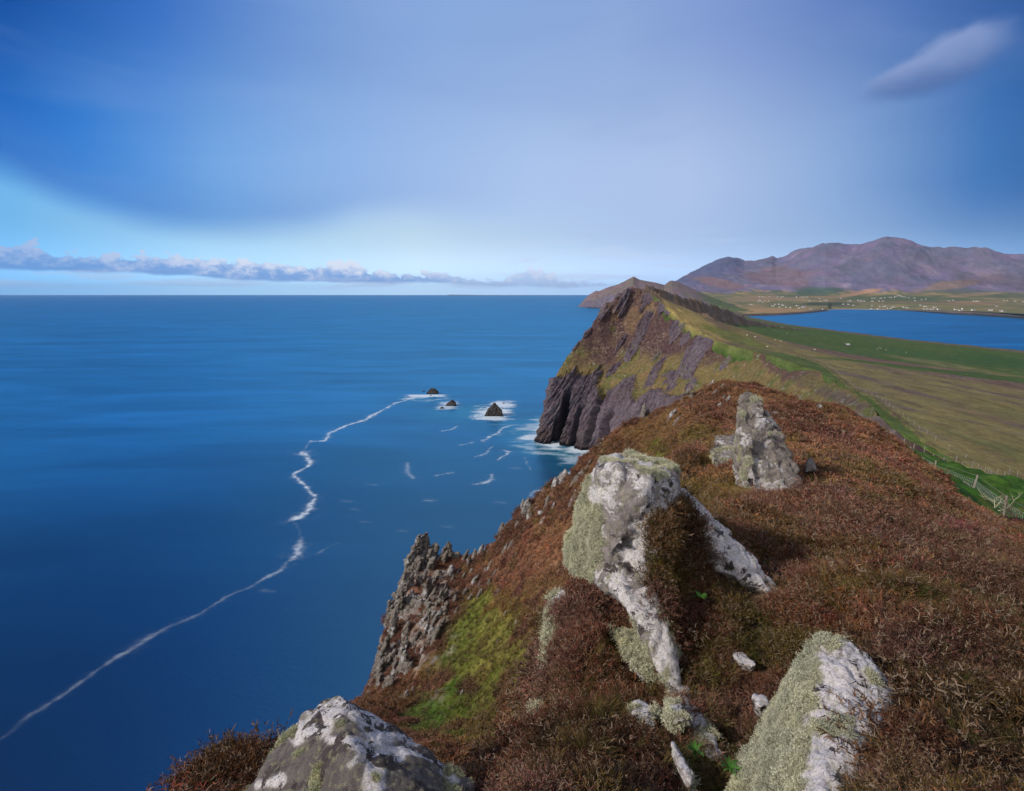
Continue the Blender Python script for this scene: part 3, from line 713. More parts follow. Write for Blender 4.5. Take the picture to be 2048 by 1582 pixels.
def make_plateau():
    ys = np.concatenate([np.linspace(60, 300, 160, endpoint=False), np.geomspace(300, 5200, 480)])
    lat = np.concatenate([np.linspace(-4, 0, 4, endpoint=False), np.linspace(0, 1, 420) ** 1.5 * 1.0 * 1400])
    Y = ys[:, None] + 0 * lat[None]; cx, cz = crest_at(Y)
    X = cx + np.where(lat[None] < 0, lat[None], lat[None])
    z, s, w, zz = plateau_z(X, Y)
    z = z + crest_noise(X, Y) * np.exp(-np.maximum(s, 0) / 25.0) + fbm(np.stack([X / 60, Y / 60, 0 * X], -1), 5) * 2.6 * sst(s, 0, 60)
    near_spur = sst(zz - z, -9, -1)
    z = z + near_spur * (fbm(np.stack([X / 16, Y / 30, 0 * X], -1), 5, 0.6) * 7 + ridged(np.stack([X / 21 + Y / 50, Y / 60, 0 * X], -1), 3) * 2)
    p = np.stack([X, Y, z], -1)
    px, py = to_px(p)
    q = np.stack([(X + 0.1 * Y) / 26, Y / 90, 0 * X], -1); nz = fbm(q, 5); nb = fbm(np.stack([X / 150, Y / 420, 0 * X + 4], -1), 4); nf = fbm(np.stack([X / 5, Y / 9, 0 * X], -1), 4)
    c = np.zeros(p.shape) + np.array([0.064, 0.094, 0.022])
    c = mixc(c, (0.120, 0.122, 0.042), sst(nz + 0.8 * nf, 0.0, 0.5) * 0.7)
    c = mixc(c, (0.050, 0.088, 0.018), sst(nb, 0.02, 0.3) * 0.8)
    c = mixc(c, (0.080, 0.074, 0.030), sst(-nz + 0.5 * nb + 0.5 * nf, 0.15, 0.5) * 0.5)
    B = [(1400, 648, 70, 14, 30, (0.27, 0.205, 0.080), 0.9), (1480, 678, 60, 8, 20, (0.13, 0.145, 0.035), 0.8), (1800, 820, 160, 60, 15, (0.090, 0.112, 0.028), 0.6), (1440, 672, 75, 13, 24, (0.235, 0.185, 0.070), 0.9), (1360, 628, 50, 10, 34, (0.17, 0.135, 0.055), 0.85), (1550, 695, 90, 5, 10, (0.23, 0.18, 0.07), 0.8),
         (1560, 716, 110, 9, 16, (0.088, 0.104, 0.034), 0.6), (1520, 706, 60, 5, 16, (0.10, 0.11, 0.036), 0.6), (1700, 708, 160, 7, 8, (0.058, 0.094, 0.026), 0.75), (1600, 688, 70, 5, 8, (0.075, 0.10, 0.028), 0.65),
         (1860, 712, 130, 9, 7, (0.052, 0.090, 0.026), 0.8), (2000, 722, 90, 12, 8, (0.042, 0.082, 0.022), 0.8), (1700, 724, 170, 3, 8, (0.17, 0.145, 0.06), 0.6), (1900, 731, 120, 4, 9, (0.18, 0.145, 0.07), 0.65),
         (1660, 728, 60, 12, 15, (0.080, 0.096, 0.030), 0.6), (1770, 760, 90, 14, 15, (0.085, 0.11, 0.026), 0.6), (1930, 780, 140, 26, 10, (0.070, 0.082, 0.026), 0.6), (1960, 838, 120, 14, 3, (0.085, 0.092, 0.030), 0.6),
         (1800, 790, 60, 8, 14, (0.15, 0.13, 0.045), 0.6), (1960, 875, 90, 16, 10, (0.13, 0.115, 0.045), 0.5), (2000, 905, 80, 8, 5, (0.085, 0.06, 0.032), 0.7), (1880, 815, 90, 4, 4, (0.055, 0.048, 0.022), 0.7), (1950, 900, 60, 5, 2, (0.12, 0.09, 0.045), 0.6)]
    c = blobs(c, px, py, nz * 1.1, B)
    shore = sst(w + 0.02 * nz, 0.86, 0.93)
    c = mixc(c, (0.125, 0.088, 0.062), shore * 0.85); c = mixc(c, (0.06, 0.05, 0.05), sst(w, 0.985, 0.995))
    bd, bs, _ = seg_dist(np.stack([X, Y], -1), BANK[:, :2])
    strip = sst(np.where(bs > 0, -bd, bd) + nz * 3, 2, -2) * sst(Y, 640, 590)
    c = c * np.array([0.88, 1.0, 0.92])
    strip = np.clip(strip, 0, 1)
    c = mixc(c, (0.175, 0.140, 0.058), strip * 0.9); c = mixc(c, (0.125, 0.080, 0.062), strip * sst(nb + nz * 0.4, -0.12, 0.18) * 0.9)
    c = mixc(c, (0.105, 0.080, 0.078), strip * sst(nz + nf * 0.5, 0.1, 0.35) * 0.7)
    c = mixc(c, (0.10, 0.115, 0.035), strip * sst(-nz, 0.1, 0.35) * sst(Y, 330, 180) * 0.6)
    c = blobs(c, px, py, nz, [(1385, 638, 75, 16, 32, (0.26, 0.20, 0.075), 0.9), (1470, 676, 70, 9, 20, (0.12, 0.14, 0.032), 0.8)])
    rock = near_spur * sst(nz + nf * 0.6, 0.0, 0.25)
    c = mixc(c, (0.125, 0.082, 0.062), near_spur * 0.9); c = mixc(c, (0.15, 0.13, 0.12), rock * 0.8)
    flip = grid_normals(p[::9, ::9])[..., 2].mean() < 0
    o = grid_obj('moorland', p[:, ::-1] if flip else p, terrain_mat('moor_grass', 0.10, 0.30, 0.6, 0.8, 0.8, stretch=(1, 0.6, 1), warm=0.06), c[:, ::-1] if flip else c)
    tag(o, kind='structure')
make_plateau()

# ================================================================== OUR OWN HILL
def lnfit(ctrl, lam=2e-3):
    a = np.array(ctrl, float); w = P(a[:, 0], a[:, 1], a[:, 2])
    return tps_fit(np.c_[w[:, 0] / w[:, 1] * 2.2, np.log(w[:, 1])], (EYE - w[:, 2]) / w[:, 1], lam)
SIL = [(560, 1720, 20), (680, 1490, 36), (712, 1405, 46), (743, 1375, 60), (775, 1262, 70), (805, 1170, 78), (845, 1110, 84), (900, 1112, 84), (930, 1110, 82), (975, 1102, 79), (1010, 1052, 75), (1060, 1008, 70),
       (1100, 969, 68), (1150, 940, 65), (1175, 915, 64), (1210, 877, 62), (1250, 852, 61), (1290, 828, 60), (1340, 806, 58), (1400, 780, 56), (1440, 763, 55), (1480, 768, 53), (1560, 783, 52), (1640, 812, 52),
       (1720, 850, 55), (1760, 874, 60), (1805, 889, 66), (1867, 914, 75), (1944, 938, 82), (2034, 956, 85), (2300, 1010, 80)]
EDGE = P(*np.array(SIL, float).T)[:, :2]
HEATHLINE = P(*np.array([(1700, 845, 52), (1790, 893, 50), (1850, 935, 30), (1905, 985, 20), (1990, 1040, 15), (2048, 1064, 13), (2300, 1150, 9)], float).T)
HILL = lnfit(SIL + [(1400, 900, 25), (1300, 900, 40), (1300, 950, 30), (1200, 950, 50), (1180, 1050, 45), (1100, 1050, 57), (1100, 1150, 45), (1000, 1150, 64), (900, 1200, 68), (850, 1300, 60), (1000, 1250, 50),
        (1100, 1250, 38), (950, 1350, 45), (800, 1400, 50), (900, 1450, 35), (1000, 1450, 30), (850, 1550, 25), (1000, 1600, 20), (700, 1600, 22), (1250, 1000, 30), (1350, 830, 50), (1440, 830, 38),
        (1450, 1000, 7), (1600, 1000, 7.5), (1750, 1000, 8.5), (1900, 1050, 9), (1400, 950, 11), (1550, 900, 14), (1650, 900, 14), (1750, 920, 14), (1550, 830, 26), (1650, 850, 25), (1720, 870, 26), (1450, 880, 20),
        (1790, 893, 46), (1850, 936, 28), (1905, 986, 19), (1990, 1041, 14.5), (2048, 1064, 12.5), (2200, 1110, 10), (1850, 928, 48), (1900, 958, 44), (1950, 985, 41), (1990, 1003, 38), (2048, 1037, 33), (2200, 1100, 28), (1950, 955, 60), (2100, 985, 60)])
GEDGE_ = [(250, 1720, 2.2), (400, 1530, 3.1), (470, 1480, 3.4), (600, 1500, 3.3), (800, 1560, 3.0), (935, 1560, 2.8), (985, 1500, 3.0), (1062, 1440, 3.4), (1098, 1350, 4.0), (1122, 1205, 4.9), (1160, 1160, 5.6), (1215, 1070, 6.6), (1290, 970, 8.5), (1370, 905, 12), (1400, 880, 16)]
GEDGE = P(*np.array(GEDGE_, float).T)[:, :2]
GROUND = lnfit(GEDGE_ + [(2048, 1582, 1.5), (1750, 1582, 1.6), (1450, 1582, 2.15), (1600, 1650, 2.0), (1150, 1582, 1.8), (980, 1590, 2.05), (2048, 1400, 2.2), (1850, 1400, 2.2), (1500, 1420, 2.8), (1400, 1080, 4.25), (1370, 1120, 4.1), (1440, 1130, 4.1), (1480, 1172, 3.9), (1350, 1200, 3.8), (1180, 1400, 2.9), (1080, 1450, 2.9),
        (2048, 1250, 3.2), (1750, 1230, 3.2), (1600, 1250, 3.2), (1420, 1280, 3.25), (1330, 1420, 2.75), (1270, 1330, 3.55), (1240, 1240, 4.1), (1150, 1270, 3.7), (1130, 1200, 4.4), (2048, 1130, 5.6), (1800, 1100, 5.0),
        (1600, 1120, 4.6), (1520, 1200, 3.75), (1450, 1000, 7), (1600, 1000, 7.5), (1750, 1000, 8.5), (1900, 1050, 9), (1400, 950, 11), (1550, 900, 14), (1650, 900, 14), (1750, 920, 14),
        (2048, 1070, 9.5), (2300, 1120, 8), (2300, 1582, 1.4), (1700, 1900, 1.1), (1200, 1900, 1.2), (600, 1600, 2.6), (500, 1650, 2.5), (800, 1700, 2.0), (1650, 870, 20), (1550, 840, 24), (1905, 986, 19), (1990, 1041, 14.5)])
def hill_z(X, Y, rough=True):
    uv = np.stack([X / Y * 2.2, np.log(Y)], -1)
    z = EYE - HILL(uv) * Y
    d, s, par = seg_dist(np.stack([X, Y], -1), EDGE)
    st = np.interp(par, [0, 6, 13, 17, 20, 24, 30], [1.6, 3.5, 2.6, 1.2, 0.9, 0.7, 0.55])
    q = np.stack([X, Y, 0 * X], -1)
    if rough:
        z = z + fbm(q / 7, 5) * 0.75 * sst(Y, 8, 30) + fbm(q / 1.6, 4) * 0.16 * sst(Y, 5, 20) + (np.abs(perlin(q / 3.2 + 5)) - 0.28) * 1.3 * sst(Y, 14, 36) + fbm(q / 13 + 2, 3) * 1.0 * sst(Y, 22, 45)
        hd, hs, _ = seg_dist(np.stack([X, Y], -1), HEATHLINE[:, :2])
    ov = np.where(s > 0, d, 0)
    z = z - np.where(s > 0, st * ov ** 1.12, 0)
    z = z - np.maximum(9.5 - Y, 0) * 0.22 - 0.10
    return z, np.where(s > 0, d, -d), par
def ground_z(X, Y, rough=True):
    uv = np.stack([X / Y * 2.2, np.log(Y)], -1)
    z = EYE - GROUND(uv) * Y
    d, s, par = seg_dist(np.stack([X, Y], -1), GEDGE)
    q = np.stack([X, Y, 0 * X], -1)
    if rough: z = z + fbm(q / 1.1, 4) * 0.15 * sst(Y, 1.2, 3.5) + (np.abs(perlin(q / 0.42 + 3)) - 0.3) * 0.13 * sst(Y, 1.0, 2.6) + fbm(q / 0.2, 3) * 0.03
    z = z - 0.05 - 0.09 * sst(Y, 2, 6)
    z = z - np.where(s > 0, 1.5 * d + 0.8 * d ** 1.5, 0)
    z = z - np.maximum(Y - 12.5, 0) * 0.10
    return z, np.where(s > 0, d, -d), par
def hill_colour(p, nz, nf):
    px, py = to_px(p); Y = p[..., 1]
    c = np.zeros(p.shape) + np.array([0.175, 0.092, 0.060])
    c = mixc(c, (0.150, 0.080, 0.066), sst(nz, 0.05, 0.3) * 0.8); c = mixc(c, (0.30, 0.195, 0.10), sst(-nz + nf * 0.7, 0.02, 0.32) * 0.85)
    c = mixc(c, (0.135, 0.122, 0.036), sst(nf - nz * 0.4, 0.12, 0.36) * 0.75)
    c = blobs(c, px, py, nz * 1.2, [
        (1300, 880, 90, 45, -25, (0.215, 0.155, 0.055), 0.7), (1370, 850, 60, 40, 0, (0.24, 0.165, 0.070), 0.6), (1320, 895, 28, 18, 20, (0.12, 0.13, 0.030), 0.75), (1395, 870, 40, 26, 0, (0.14, 0.135, 0.035), 0.7),
        (1130, 1090, 70, 50, -35, (0.33, 0.20, 0.105), 0.8), (1050, 1130, 80, 45, -30, (0.30, 0.175, 0.11), 0.75), (1100, 1180, 50, 30, 0, (0.26, 0.19, 0.08), 0.6), (1250, 960, 40, 24, -30, (0.27, 0.18, 0.085), 0.6), (1030, 1050, 30, 25, 0, (0.10, 0.055, 0.040), 0.6),
        (985, 1215, 70, 38, -12, (0.215, 0.165, 0.050), 0.85), (930, 1290, 56, 100, 14, (0.110, 0.150, 0.028), 0.9), (1000, 1330, 60, 100, 10, (0.170, 0.180, 0.045), 0.85), (880, 1425, 90, 50, -10, (0.062, 0.135, 0.020), 0.9), (1040, 1330, 40, 60, 15, (0.105, 0.145, 0.026), 0.7),
        (1045, 1320, 60, 110, 12, (0.150, 0.150, 0.040), 0.85), (1030, 1430, 60, 80, 10, (0.115, 0.140, 0.030), 0.8), (1075, 1240, 30, 50, 15, (0.23, 0.17, 0.07), 0.7), (960, 1440, 60, 60, 0, (0.125, 0.135, 0.032), 0.7), (870, 1350, 20, 30, 0, (0.20, 0.15, 0.06), 0.6), (790, 1400, 50, 25, -15, (0.15, 0.085, 0.045), 0.8), (940, 1375, 18, 14, 0, (0.07, 0.035, 0.025), 0.8), (1010, 1400, 14, 60, 10, (0.12, 0.06, 0.036), 0.8), (905, 1180, 30, 40, 0, (0.11, 0.062, 0.046), 0.7),
        (850, 1250, 40, 60, 10, (0.115, 0.062, 0.044), 0.7), (1480, 785, 60, 14, 10, (0.21, 0.125, 0.065), 0.7), (1250, 900, 30, 20, 0, (0.115, 0.055, 0.038), 0.6), (1640, 820, 80, 12, 22, (0.19, 0.12, 0.06), 0.6), (1600, 850, 80, 22, 15, (0.085, 0.048, 0.036), 0.7)])
    hd, hs, _ = seg_dist(p[..., :2], HEATHLINE[:, :2])
    field = sst(np.where(hs > 0, hd, -hd) + nz * 1.5, -0.2, 0.5) * (px > 1700)
    gc = mixc(np.zeros(p.shape) + np.array([0.034, 0.098, 0.012]), (0.060, 0.125, 0.020), sst(nz + nf, 0.0, 0.5)); gc = mixc(gc, (0.10, 0.12, 0.03), sst(nf - nz, 0.25, 0.5) * 0.6)
    c = mixc(c * np.array([0.98, 0.90, 0.86]), gc, field)
    return c, field
def make_hill():
    a = np.linspace(-0.62, 1.35, 900); ly = np.linspace(math.log(6.5), math.log(150), 640)
    Y = np.exp(ly)[None] + 0 * a[:, None]; X = a[:, None] * Y
    z, od, par = hill_z(X, Y)
    p = np.stack([X, Y, z], -1)
    nz = fbm(p / 4.5, 4); nf = fbm(p / 1.1, 4)
    px, py = to_px(p)
    # broken rocky ground towards the sea cliff
    crag = sst(np.hypot((px - 850) / 75, (py - 1210) / 150) + nz, 1.1, 0.5) + sst(od, -1.5, 1.0) * (par < 15)
    crag = np.clip(crag, 0, 1)
    s = p @ N_STR; l = p @ T_STR
    st = ridged(np.stack([s / 1.3, l / 6.5, p[..., 1] / 7], -1), 4, 0.6)
    n = grid_normals(p); n = n if n[..., 2].mean() > 0 else -n
    p = p + n * (crag * st * 0.55)[..., None]
    c, field = hill_colour(p, nz, nf)
    rk = mixc(np.zeros(p.shape) + np.array([0.16, 0.135, 0.125]), (0.30, 0.27, 0.25), sst(nf + st * 0.5, 0.1, 0.6)); 
    c = mixc(c, rk, crag * sst(st + nf, 0.25, 0.6) * 0.85)
    c = c * 0.9
    c = mixc(c, (0.15, 0.12, 0.12), sst(od, 3, 9) * (par < 16))
    flip = grid_normals(p[::9, ::9])[..., 2].mean() < 0
    o = grid_obj('hillside', p[:, ::-1] if flip else p, terrain_mat('hill_heath', 1.3, 0.35, 0.8, 0.25, 8), c[:, ::-1] if flip else c)
    tag(o, kind='structure')
    return p, od, par, crag
HP, HOD, HPAR, CRAGM = make_hill()
def make_ground():
    a = np.linspace(-1.15, 1.45, 760); ly = np.linspace(math.log(0.55), math.log(24), 560)
    Y = np.exp(ly)[None] + 0 * a[:, None]; X = a[:, None] * Y
    z, od, par = ground_z(X, Y)
    p = np.stack([X, Y, z], -1)
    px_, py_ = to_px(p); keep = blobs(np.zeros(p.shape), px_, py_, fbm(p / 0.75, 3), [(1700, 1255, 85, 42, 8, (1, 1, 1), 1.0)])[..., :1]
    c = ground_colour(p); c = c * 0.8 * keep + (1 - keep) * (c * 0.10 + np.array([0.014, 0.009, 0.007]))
    flip = grid_normals(p[::9, ::9])[..., 2].mean() < 0
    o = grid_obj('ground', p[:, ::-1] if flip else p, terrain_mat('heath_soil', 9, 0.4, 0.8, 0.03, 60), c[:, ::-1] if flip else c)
    tag(o, kind='structure')
    return p, od
def ground_colour(p):
    px, py = to_px(p)
    nz = fbm(p / 0.75, 4); nf = fbm(p / 0.16, 3); nb = fbm(p / 2.4 + 5, 3)
    ne = fbm(p / 0.34 + 21, 3)
    c = np.zeros(p.shape) + np.array([0.165, 0.088, 0.064])
    c = mixc(c, (0.175, 0.112, 0.102), sst(nz, -0.05, 0.2)); c = mixc(c, (0.185, 0.072, 0.042), sst(-nz + nb * 0.5, 0.05, 0.3) * 0.8)
    c = mixc(c, (0.082, 0.086, 0.020), sst(nb * 0.9 - nz * 0.5 + ne * 0.8, -0.03, 0.18) * 0.9)
    c = mixc(c, (0.24, 0.175, 0.09), sst(nf + nz * 0.3 - ne * 0.3, 0.22, 0.42) * 0.65)
    c = mixc(c, (0.085, 0.045, 0.034), sst(-ne - nf * 0.4, 0.16, 0.36) * 0.7)
    c = blobs(c, px, py, nz * 1.2, [
        (1430, 980, 80, 70, 0, (0.130, 0.098, 0.030), 0.8), (1500, 1040, 80, 40, 20, (0.15, 0.085, 0.045), 0.6), (1700, 1255, 85, 42, 8, (0.165, 0.058, 0.030), 0.85), (1620, 1290, 40, 25, 0, (0.085, 0.085, 0.022), 0.7),
        (1490, 1185, 40, 20, 10, (0.115, 0.185, 0.028), 0.8), (1425, 1165, 22, 16, 0, (0.10, 0.16, 0.030), 0.6), (1500, 1260, 40, 50, 0, (0.085, 0.105, 0.022), 0.7), (1440, 1240, 60, 90, 30, (0.075, 0.065, 0.022), 0.6), (1390, 1250, 40, 90, -30, (0.125, 0.058, 0.044), 0.8),
        (1375, 1100, 45, 90, -25, (0.095, 0.060, 0.030), 0.8), (1330, 1160, 18, 40, -20, (0.11, 0.115, 0.020), 0.8), (1180, 1320, 60, 90, 20, (0.130, 0.055, 0.040), 0.8), (1170, 1180, 50, 34, 0, (0.12, 0.056, 0.030), 0.7), (1160, 1510, 190, 80, 0, (0.066, 0.032, 0.022), 0.85),
        (1260, 1330, 40, 90, -30, (0.13, 0.095, 0.045), 0.75), (1430, 1520, 70, 70, -20, (0.10, 0.095, 0.032), 0.8), (1750, 1060, 130, 40, 10, (0.115, 0.068, 0.055), 0.7), (1900, 1120, 140, 60, 20, (0.098, 0.060, 0.054), 0.7), (1980, 1240, 170, 90, 15, (0.060, 0.034, 0.024), 0.75),
        (1830, 1330, 110, 60, 20, (0.095, 0.058, 0.056), 0.7), (1960, 1460, 170, 140, 0, (0.040, 0.030, 0.016), 0.85), (1800, 1500, 90, 70, 0, (0.085, 0.040, 0.026), 0.7), (1600, 1180, 60, 40, 0, (0.125, 0.055, 0.038), 0.6), (1850, 1020, 60, 30, 30, (0.075, 0.055, 0.024), 0.6),  # dark patches at bottom and lower right: lens corner darkening painted in
        (500, 1500, 90, 70, -20, (0.085, 0.050, 0.020), 0.8)])
    return c * np.array([0.80, 0.70, 0.66])
GP, GOD = make_ground()

# ------------------------------------------------------------------ plants
def blade_set(rng, n, spread, length, width, lean, segs=3, curl=0.5, twigs=0, twl=0.02, base=None):
    """n curved tapering blades, each with side twigs; returns verts, faces, per-vertex 0..1 height and random"""
    V, F, H, R = [], [], [], []
    for i in range(n):
        a = rng.uniform(0, 6.283); r = spread * math.sqrt(rng.uniform())
        o = np.array([r * math.cos(a), r * math.sin(a), -0.02 if base is None else base])
        az = a + rng.normal(0, 0.7); L = length * rng.uniform(0.55, 1.1); ln = lean * rng.uniform(0.3, 1.3) + 0.25 * r / max(spread, 1e-6) * lean
        d = np.array([math.cos(az) * math.sin(ln), math.sin(az) * math.sin(ln), math.cos(ln)])
        sd = np.cross(d, [math.cos(az + 1), math.sin(az + 1), 0.2]); sd /= np.linalg.norm(sd) + 1e-9
        p = o.copy(); k0 = len(V); rv = rng.uniform()
        bend = np.array([math.cos(az), math.sin(az), -0.9]) * curl * rng.uniform(0.2, 1.2) + rng.normal(0, 0.18, 3)
        for s in range(segs + 1):
            t = s / segs; w = width * (1 - 0.75 * t)
            V += [p - sd * w / 2, p + sd * w / 2]; H += [t, t]; R += [rv, rv]
            if s: F.append((k0 + 2 * s - 2, k0 + 2 * s - 1, k0 + 2 * s + 1, k0 + 2 * s))
            if s < segs: p = p + d * L / segs; d = d + bend / segs; d /= np.linalg.norm(d)
            if s and twigs:
                for q in range(twigs):
                    td = d * 0.8 + rng.normal(0, 0.8, 3); td /= np.linalg.norm(td)
                    b = p - d * L / segs * rng.uniform(0, 1); e = b + td * twl * rng.uniform(0.5, 1.2); ws = np.cross(td, rng.normal(0, 1, 3)); ws *= width * 0.55 / (np.linalg.norm(ws) + 1e-9)
                    k = len(V); V += [b - ws, b + ws, e + ws * 0.4, e - ws * 0.4]; H += [t, t, t + 0.2, t + 0.2]; r2 = min(1, max(0, rv + rng.normal(0, 0.2))); R += [r2] * 4
                    F.append((k, k + 1, k + 2, k + 3))
    return np.array(V), np.array(F), np.array(H), np.array(R)
def proto_mesh(name, mat, *a, **k):
    v, f, h, r = blade_set(*a, **k)
    me = new_mesh(name, v, f); set_float(me, 'h', np.clip(h, 0, 1)); set_float(me, 'r', r); me.materials.append(mat)
    return me
def plant_mat(name, tip=(1.3, 1.15, 1.1), rootf=(0.65, 0.6, 0.55), spec=0.15, var=0.5, alt=None):
    m, t, b = mat_new(name)
    c = attr(t, 'tint', 'INSTANCER'); h = attr(t, 'h', out='Fac'); r = attr(t, 'r', out='Fac')
    k = t.smooth(r, 0, 1, 1 - var, 1 + var)
    c = t.vmath('MULTIPLY', c, t.xyz(k, k, k))
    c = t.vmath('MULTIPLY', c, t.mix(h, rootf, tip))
    if alt: c = t.mix(t.smooth(r, 0.80, 0.86), c, alt)
    t.put(b.inputs['Base Color'], c); b.inputs['Roughness'].default_value = 0.75; b.inputs['Specular IOR Level'].default_value = spec
    return m
M_HEATHER = plant_mat('heather_stems', tip=(1.30, 1.08, 1.0), rootf=(0.62, 0.52, 0.46), alt=(0.20, 0.15, 0.11))  # roots darker: brown dead stems plus painted shade between the blades
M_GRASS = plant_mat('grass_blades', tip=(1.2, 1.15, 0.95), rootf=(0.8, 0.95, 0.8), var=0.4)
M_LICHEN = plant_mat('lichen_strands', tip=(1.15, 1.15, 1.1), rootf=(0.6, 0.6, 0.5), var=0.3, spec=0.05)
def make_collection(name, meshes):
    c = bpy.data.collections.new(name)
    for i, me in enumerate(meshes):
        o = bpy.data.objects.new(me.name, me); c.objects.link(o)
    return c
def R_(s): return np.random.default_rng(s)
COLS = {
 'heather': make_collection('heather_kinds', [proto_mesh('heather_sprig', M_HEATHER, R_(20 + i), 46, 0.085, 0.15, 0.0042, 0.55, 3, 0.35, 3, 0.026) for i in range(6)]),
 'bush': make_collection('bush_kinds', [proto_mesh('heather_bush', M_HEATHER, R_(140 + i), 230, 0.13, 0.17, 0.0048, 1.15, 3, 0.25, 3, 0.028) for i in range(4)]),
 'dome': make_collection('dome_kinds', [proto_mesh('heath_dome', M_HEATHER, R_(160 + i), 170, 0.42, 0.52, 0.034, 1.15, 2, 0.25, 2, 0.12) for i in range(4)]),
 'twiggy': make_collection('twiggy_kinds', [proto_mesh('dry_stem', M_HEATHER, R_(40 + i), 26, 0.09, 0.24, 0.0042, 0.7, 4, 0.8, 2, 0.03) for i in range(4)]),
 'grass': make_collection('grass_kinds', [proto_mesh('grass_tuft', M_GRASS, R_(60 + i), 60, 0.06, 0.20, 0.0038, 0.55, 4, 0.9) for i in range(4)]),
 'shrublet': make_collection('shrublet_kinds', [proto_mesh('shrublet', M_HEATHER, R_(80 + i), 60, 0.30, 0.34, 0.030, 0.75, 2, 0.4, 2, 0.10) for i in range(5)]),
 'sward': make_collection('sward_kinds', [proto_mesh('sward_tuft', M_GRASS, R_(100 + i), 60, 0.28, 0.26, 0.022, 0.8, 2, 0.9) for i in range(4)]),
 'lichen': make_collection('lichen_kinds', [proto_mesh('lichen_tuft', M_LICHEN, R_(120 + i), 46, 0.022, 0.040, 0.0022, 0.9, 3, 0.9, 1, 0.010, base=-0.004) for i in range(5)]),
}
def scatter(name, kind, pts, rot, scl, tint, parent=None):
    n = len(pts); me = bpy.data.meshes.new(name)
    me.vertices.add(n); me.vertices.foreach_set('co', np.asarray(pts, np.float32).ravel())
    a = me.attributes.new('rot', 'FLOAT_VECTOR', 'POINT'); a.data.foreach_set('vector', np.asarray(rot, np.float32).ravel())
    a = me.attributes.new('scl', 'FLOAT', 'POINT'); a.data.foreach_set('value', np.asarray(scl, np.float32).ravel())
    set_col(me, 'tint', tint)
    o = link(name, me, parent=parent)
    ng = bpy.data.node_groups.new(name, 'GeometryNodeTree')
    ng.interface.new_socket('Geometry', in_out='INPUT', socket_type='NodeSocketGeometry'); ng.interface.new_socket('Geometry', in_out='OUTPUT', socket_type='NodeSocketGeometry')
    N = ng.nodes; L = ng.links
    gi = N.new('NodeGroupInput'); go = N.new('NodeGroupOutput')
    m2p = N.new('GeometryNodeMeshToPoints'); iop = N.new('GeometryNodeInstanceOnPoints'); ci = N.new('GeometryNodeCollectionInfo')
    ci.inputs['Collection'].default_value = COLS[kind]; ci.inputs['Separate Children'].default_value = True; ci.inputs['Reset Children'].default_value = True
    L.new(gi.outputs[0], m2p.inputs[0]); L.new(m2p.outputs[0], iop.inputs['Points']); L.new(ci.outputs[0], iop.inputs['Instance'])
    iop.inputs['Pick Instance'].default_value = True
    for nm, ty, sock in (('rot', 'FLOAT_VECTOR', 'Rotation'), ('scl', 'FLOAT', 'Scale')):
        na = N.new('GeometryNodeInputNamedAttribute'); na.data_type = ty; na.inputs['Name'].default_value = nm
        L.new(na.outputs['Attribute'], iop.inputs[sock])
    L.new(iop.outputs[0], go.inputs[0])
    md = o.modifiers.new('scatter', 'NODES'); md.node_group = ng
    tag(o, kind='stuff')
    return o
def euler_from_up(n, rng, tilt=0.0):
    """XYZ eulers turning +Z to n with a random spin"""
    n = n + rng.normal(0, tilt, n.shape) if tilt else n
    n = n / np.linalg.norm(n, axis=1)[:, None]
    spin = rng.uniform(0, 6.283, len(n)); ref = np.stack([np.cos(spin), np.sin(spin), 0.31 * np.ones(len(n))], 1)
    x = np.cross(ref, n); x /= np.linalg.norm(x, axis=1)[:, None]; y = np.cross(n, x)
    # matrix columns x, y, n
    ry = np.arcsin(np.clip(-x[:, 2], -1, 1)); rx = np.arctan2(y[:, 2], n[:, 2]); rz = np.arctan2(x[:, 1], x[:, 0])
    return np.stack([rx, ry, rz], 1)
def pick(p, mask, per_area, rng, cap):
    """random points on a grid surface, density per square metre"""
    a = p[:-1, :-1]; e1 = p[1:, :-1] - a; e2 = p[:-1, 1:] - a
    nrm = np.cross(e1, e2); ar = np.linalg.norm(nrm, axis=-1)
    nrm = nrm / (ar[..., None] + 1e-12); nrm = np.where(nrm[..., 2:3] < 0, -nrm, nrm)
    w = (ar * mask[:-1, :-1] * (per_area if np.ndim(per_area) == 0 else per_area[:-1, :-1])).ravel()
    n = min(int(w.sum()), cap)
    k = rng.choice(len(w), n, p=w / w.sum())
    f = rng.uniform(0, 1, (n, 2))
    q = a.reshape(-1, 3)[k] + e1.reshape(-1, 3)[k] * f[:, :1] + e2.reshape(-1, 3)[k] * f[:, 1:]
    return q, nrm.reshape(-1, 3)[k], k
def in_view(p, m=650):
    px, py = to_px(p); return (px > -m) & (px < 2048 + m) & (py > 450) & (py < 1582 + 260)
